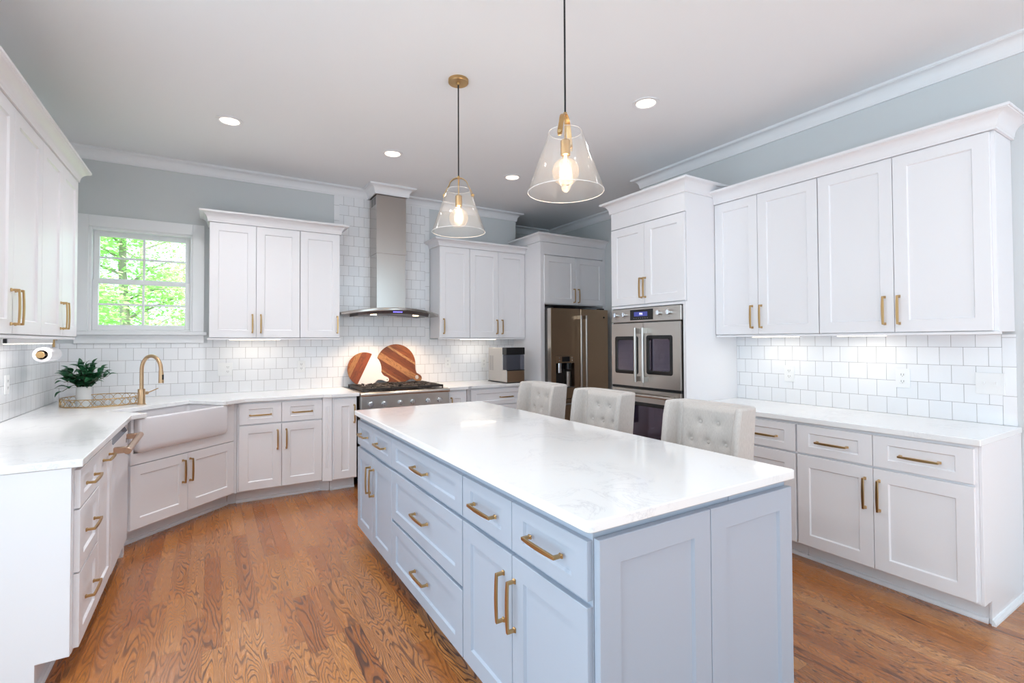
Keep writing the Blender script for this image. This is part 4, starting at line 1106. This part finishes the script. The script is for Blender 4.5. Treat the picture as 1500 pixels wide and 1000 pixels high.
# ------------------------------------------------------------------ counter chairs (face -x, towards the island)
def make_chair(label, x, y, rz):
    t = thing('counter_chair', label, 'chair', (x, y, 0), rz, 'tufted counter chairs along the island')
    # local: +x is the back of the chair, seat towards -x; origin under the seat centre
    hw = .235
    MB().box(-.24, .17, -.20, .20, .56, .655).build('seat', fabric, t, bevel=.03, seg=4)
    # back shell with wings: U-shaped plan, leaning slightly back
    def shell(z, f):
        lean = (z - .55) * .10; c = []
        wing = .085 * f
        outer = [(.20 - wing - .02, -hw + .003), (.20, -hw), (.255, -hw + .015), (.275, -hw + .06), (.282, 0), (.275, hw - .06), (.255, hw - .015), (.20, hw), (.20 - wing - .02, hw - .003)]
        inner = [(.20 - wing - .024, hw - .028), (.20 - wing - .01, hw - .040), (.188, hw - .050), (.205, hw - .085), (.212, 0), (.205, -hw + .085), (.188, -hw + .050), (.20 - wing - .01, -hw + .040), (.20 - wing - .024, -hw + .028)]
        return [(a + lean, b_, z) for a, b_ in outer + inner]
    zs = [(.56, .55), (.60, .75), (.70, .95), (.85, 1.0), (.98, .95), (1.045, .82), (1.062, .74)]
    rings = [shell(z, f) for z, f in zs]
    # rounded top
    top = rings[-1]; cxm = sum(p[0] for p in top) / len(top)
    MB().loops(rings).build('back_shell', fabric, t, bevel=.012, seg=3, smooth=50)
    # tufted inner cushion
    btn = [(-.085, 1.0), (.085, 1.0) , (-.0, .925), (-.15, .925), (.15, .925), (-.085, .85), (.085, .85), (0, .775), (-.15, .775), (.15, .775)]
    btn = [(-.054, .957), (.054, .957), (-.104, .857), (0, .857), (.104, .857), (-.054, .757), (.054, .757)]
    NY, NZ = 56, 64; y0, y1, z0, z1 = -.182, .182, .64, 1.055
    rows = []
    for j in range(NZ + 1):
        z = z0 + (z1 - z0) * j / NZ; row = []
        for i in range(NY + 1):
            yv = y0 + (y1 - y0) * i / NY
            e_ = min((yv - y0), (y1 - yv), (z - z0), (z1 - z)) / .03
            bul = .030 * min(1, max(0, e_)) ** .5
            for by, bz in btn:
                d2 = ((yv - by) ** 2 + (z - bz) ** 2)
                bul -= .012 * math.exp(-d2 / (2 * .011 ** 2)) + .010 * math.exp(-d2 / (2 * .026 ** 2))
            row.append((.2115 + (z - .55) * .10 - bul, yv, z))
        rows.append(row)
    cu = MB().loops(rows, False, False, False).build('tufted_cushion', fabric, t, smooth=80)
    for by, bz in btn:
        MB().tube([(.2115 + (bz - .55) * .10 - .005, by, bz), (.2115 + (bz - .55) * .10 - .0145, by, bz), (.2115 + (bz - .55) * .10 - .0175, by, bz)], [.0105, .0095, .004], 14).build('button', fabric, cu, smooth=50)
    for sx, sy in ((-1, -1), (-1, 1), (1, -1), (1, 1)):
        MB().tube([(.0 + sx * .19 + .0, sy * .165, .0), (sx * .165, sy * .155, .558)], [.014, .02], 4).build('leg', dark_wood, t)
    MB().box(-.185, -.165, -.148, .148, .20, .225).build('footrest', dark_wood, t)
    return t
make_chair('beige tufted counter chair at the refrigerator end of the island', 3.135, -2.195, 0)
make_chair('beige tufted counter chair in the middle of the three', 3.135, -2.895, 0)
make_chair('beige tufted counter chair nearest the viewer, beside the right counter', 3.135, -3.70, 0)

# ------------------------------------------------------------------ outdoors behind the window
struct(MB().box(-25, 25, .8, 40, -.6, -.5).build('ground', grass_m))
rnd = random.Random(11)
def tree(label, x, y, h, spread, n, seed):
    rd = random.Random(seed)
    t = thing('leafy_tree', label, 'tree', (x, y, -.5))
    b = MB().tube([(0, 0, 0), (.05, .02, h * .3), (-.05, .05, h * .6), (.0, .0, h)], [.14, .11, .08, .03], 9)
    tips = []
    for i in range(16):
        a = rd.uniform(0, 6.28); z0 = h * rd.uniform(.2, .85); L = spread * rd.uniform(.6, 1.0) * (1.1 - .5 * z0 / h)
        p1 = Vector((L * math.cos(a), L * math.sin(a), z0 + rd.uniform(.1, .9)))
        b.tube([(0, 0, z0), tuple(p1 * .5 + Vector((0, 0, z0 * .5 + .1))), tuple(p1)], [.035, .022, .008], 5)
        tips.append((Vector((0, 0, z0)), p1))
    b.build('trunk', bark_m, t, smooth=60)
    me = bpy.data.meshes.new('foliage'); vs, fs = [], []
    for i in range(n):
        a, c = rd.choice(tips); s_ = rd.uniform(.25, 1.1)
        p = a.lerp(c, s_) + Vector((rd.gauss(0, .32), rd.gauss(0, .32), rd.gauss(0, .22)))
        L = rd.uniform(.06, .12); wd = L * .42
        d = Vector((rd.uniform(-1, 1), rd.uniform(-1, 1), rd.uniform(-.5, .3))).normalized()
        sd_ = d.cross(Vector((rd.uniform(-.5, .5), rd.uniform(-.8, .2), 1))).normalized()
        k = len(vs)
        vs += [tuple(p), tuple(p + d * L * .5 + sd_ * wd), tuple(p + d * L), tuple(p + d * L * .5 - sd_ * wd)]
        fs.append((k, k + 1, k + 2, k + 3))
    me.from_pydata(vs, [], fs); me.materials.append(leaf_out)
    link('foliage', me, t)
for x, y, h, sp, n, lab in ((-.95, 4.6, 4.6, .75, 7000, 'bright green leafy tree close outside, left part of the window'), (1.15, 5.6, 5.0, .75, 7000, 'bright green leafy tree close outside, right part of the window'),
                            (-.7, 9.2, 6.2, 2.1, 14000, 'large leafy tree behind the two near trees, middle of the window'), (-.9, 15.0, 8.5, 2.6, 12000, 'tall leafy tree far behind the others through the window')):
    tree(lab, x, y, h, sp, n, int(20 + h * 10))
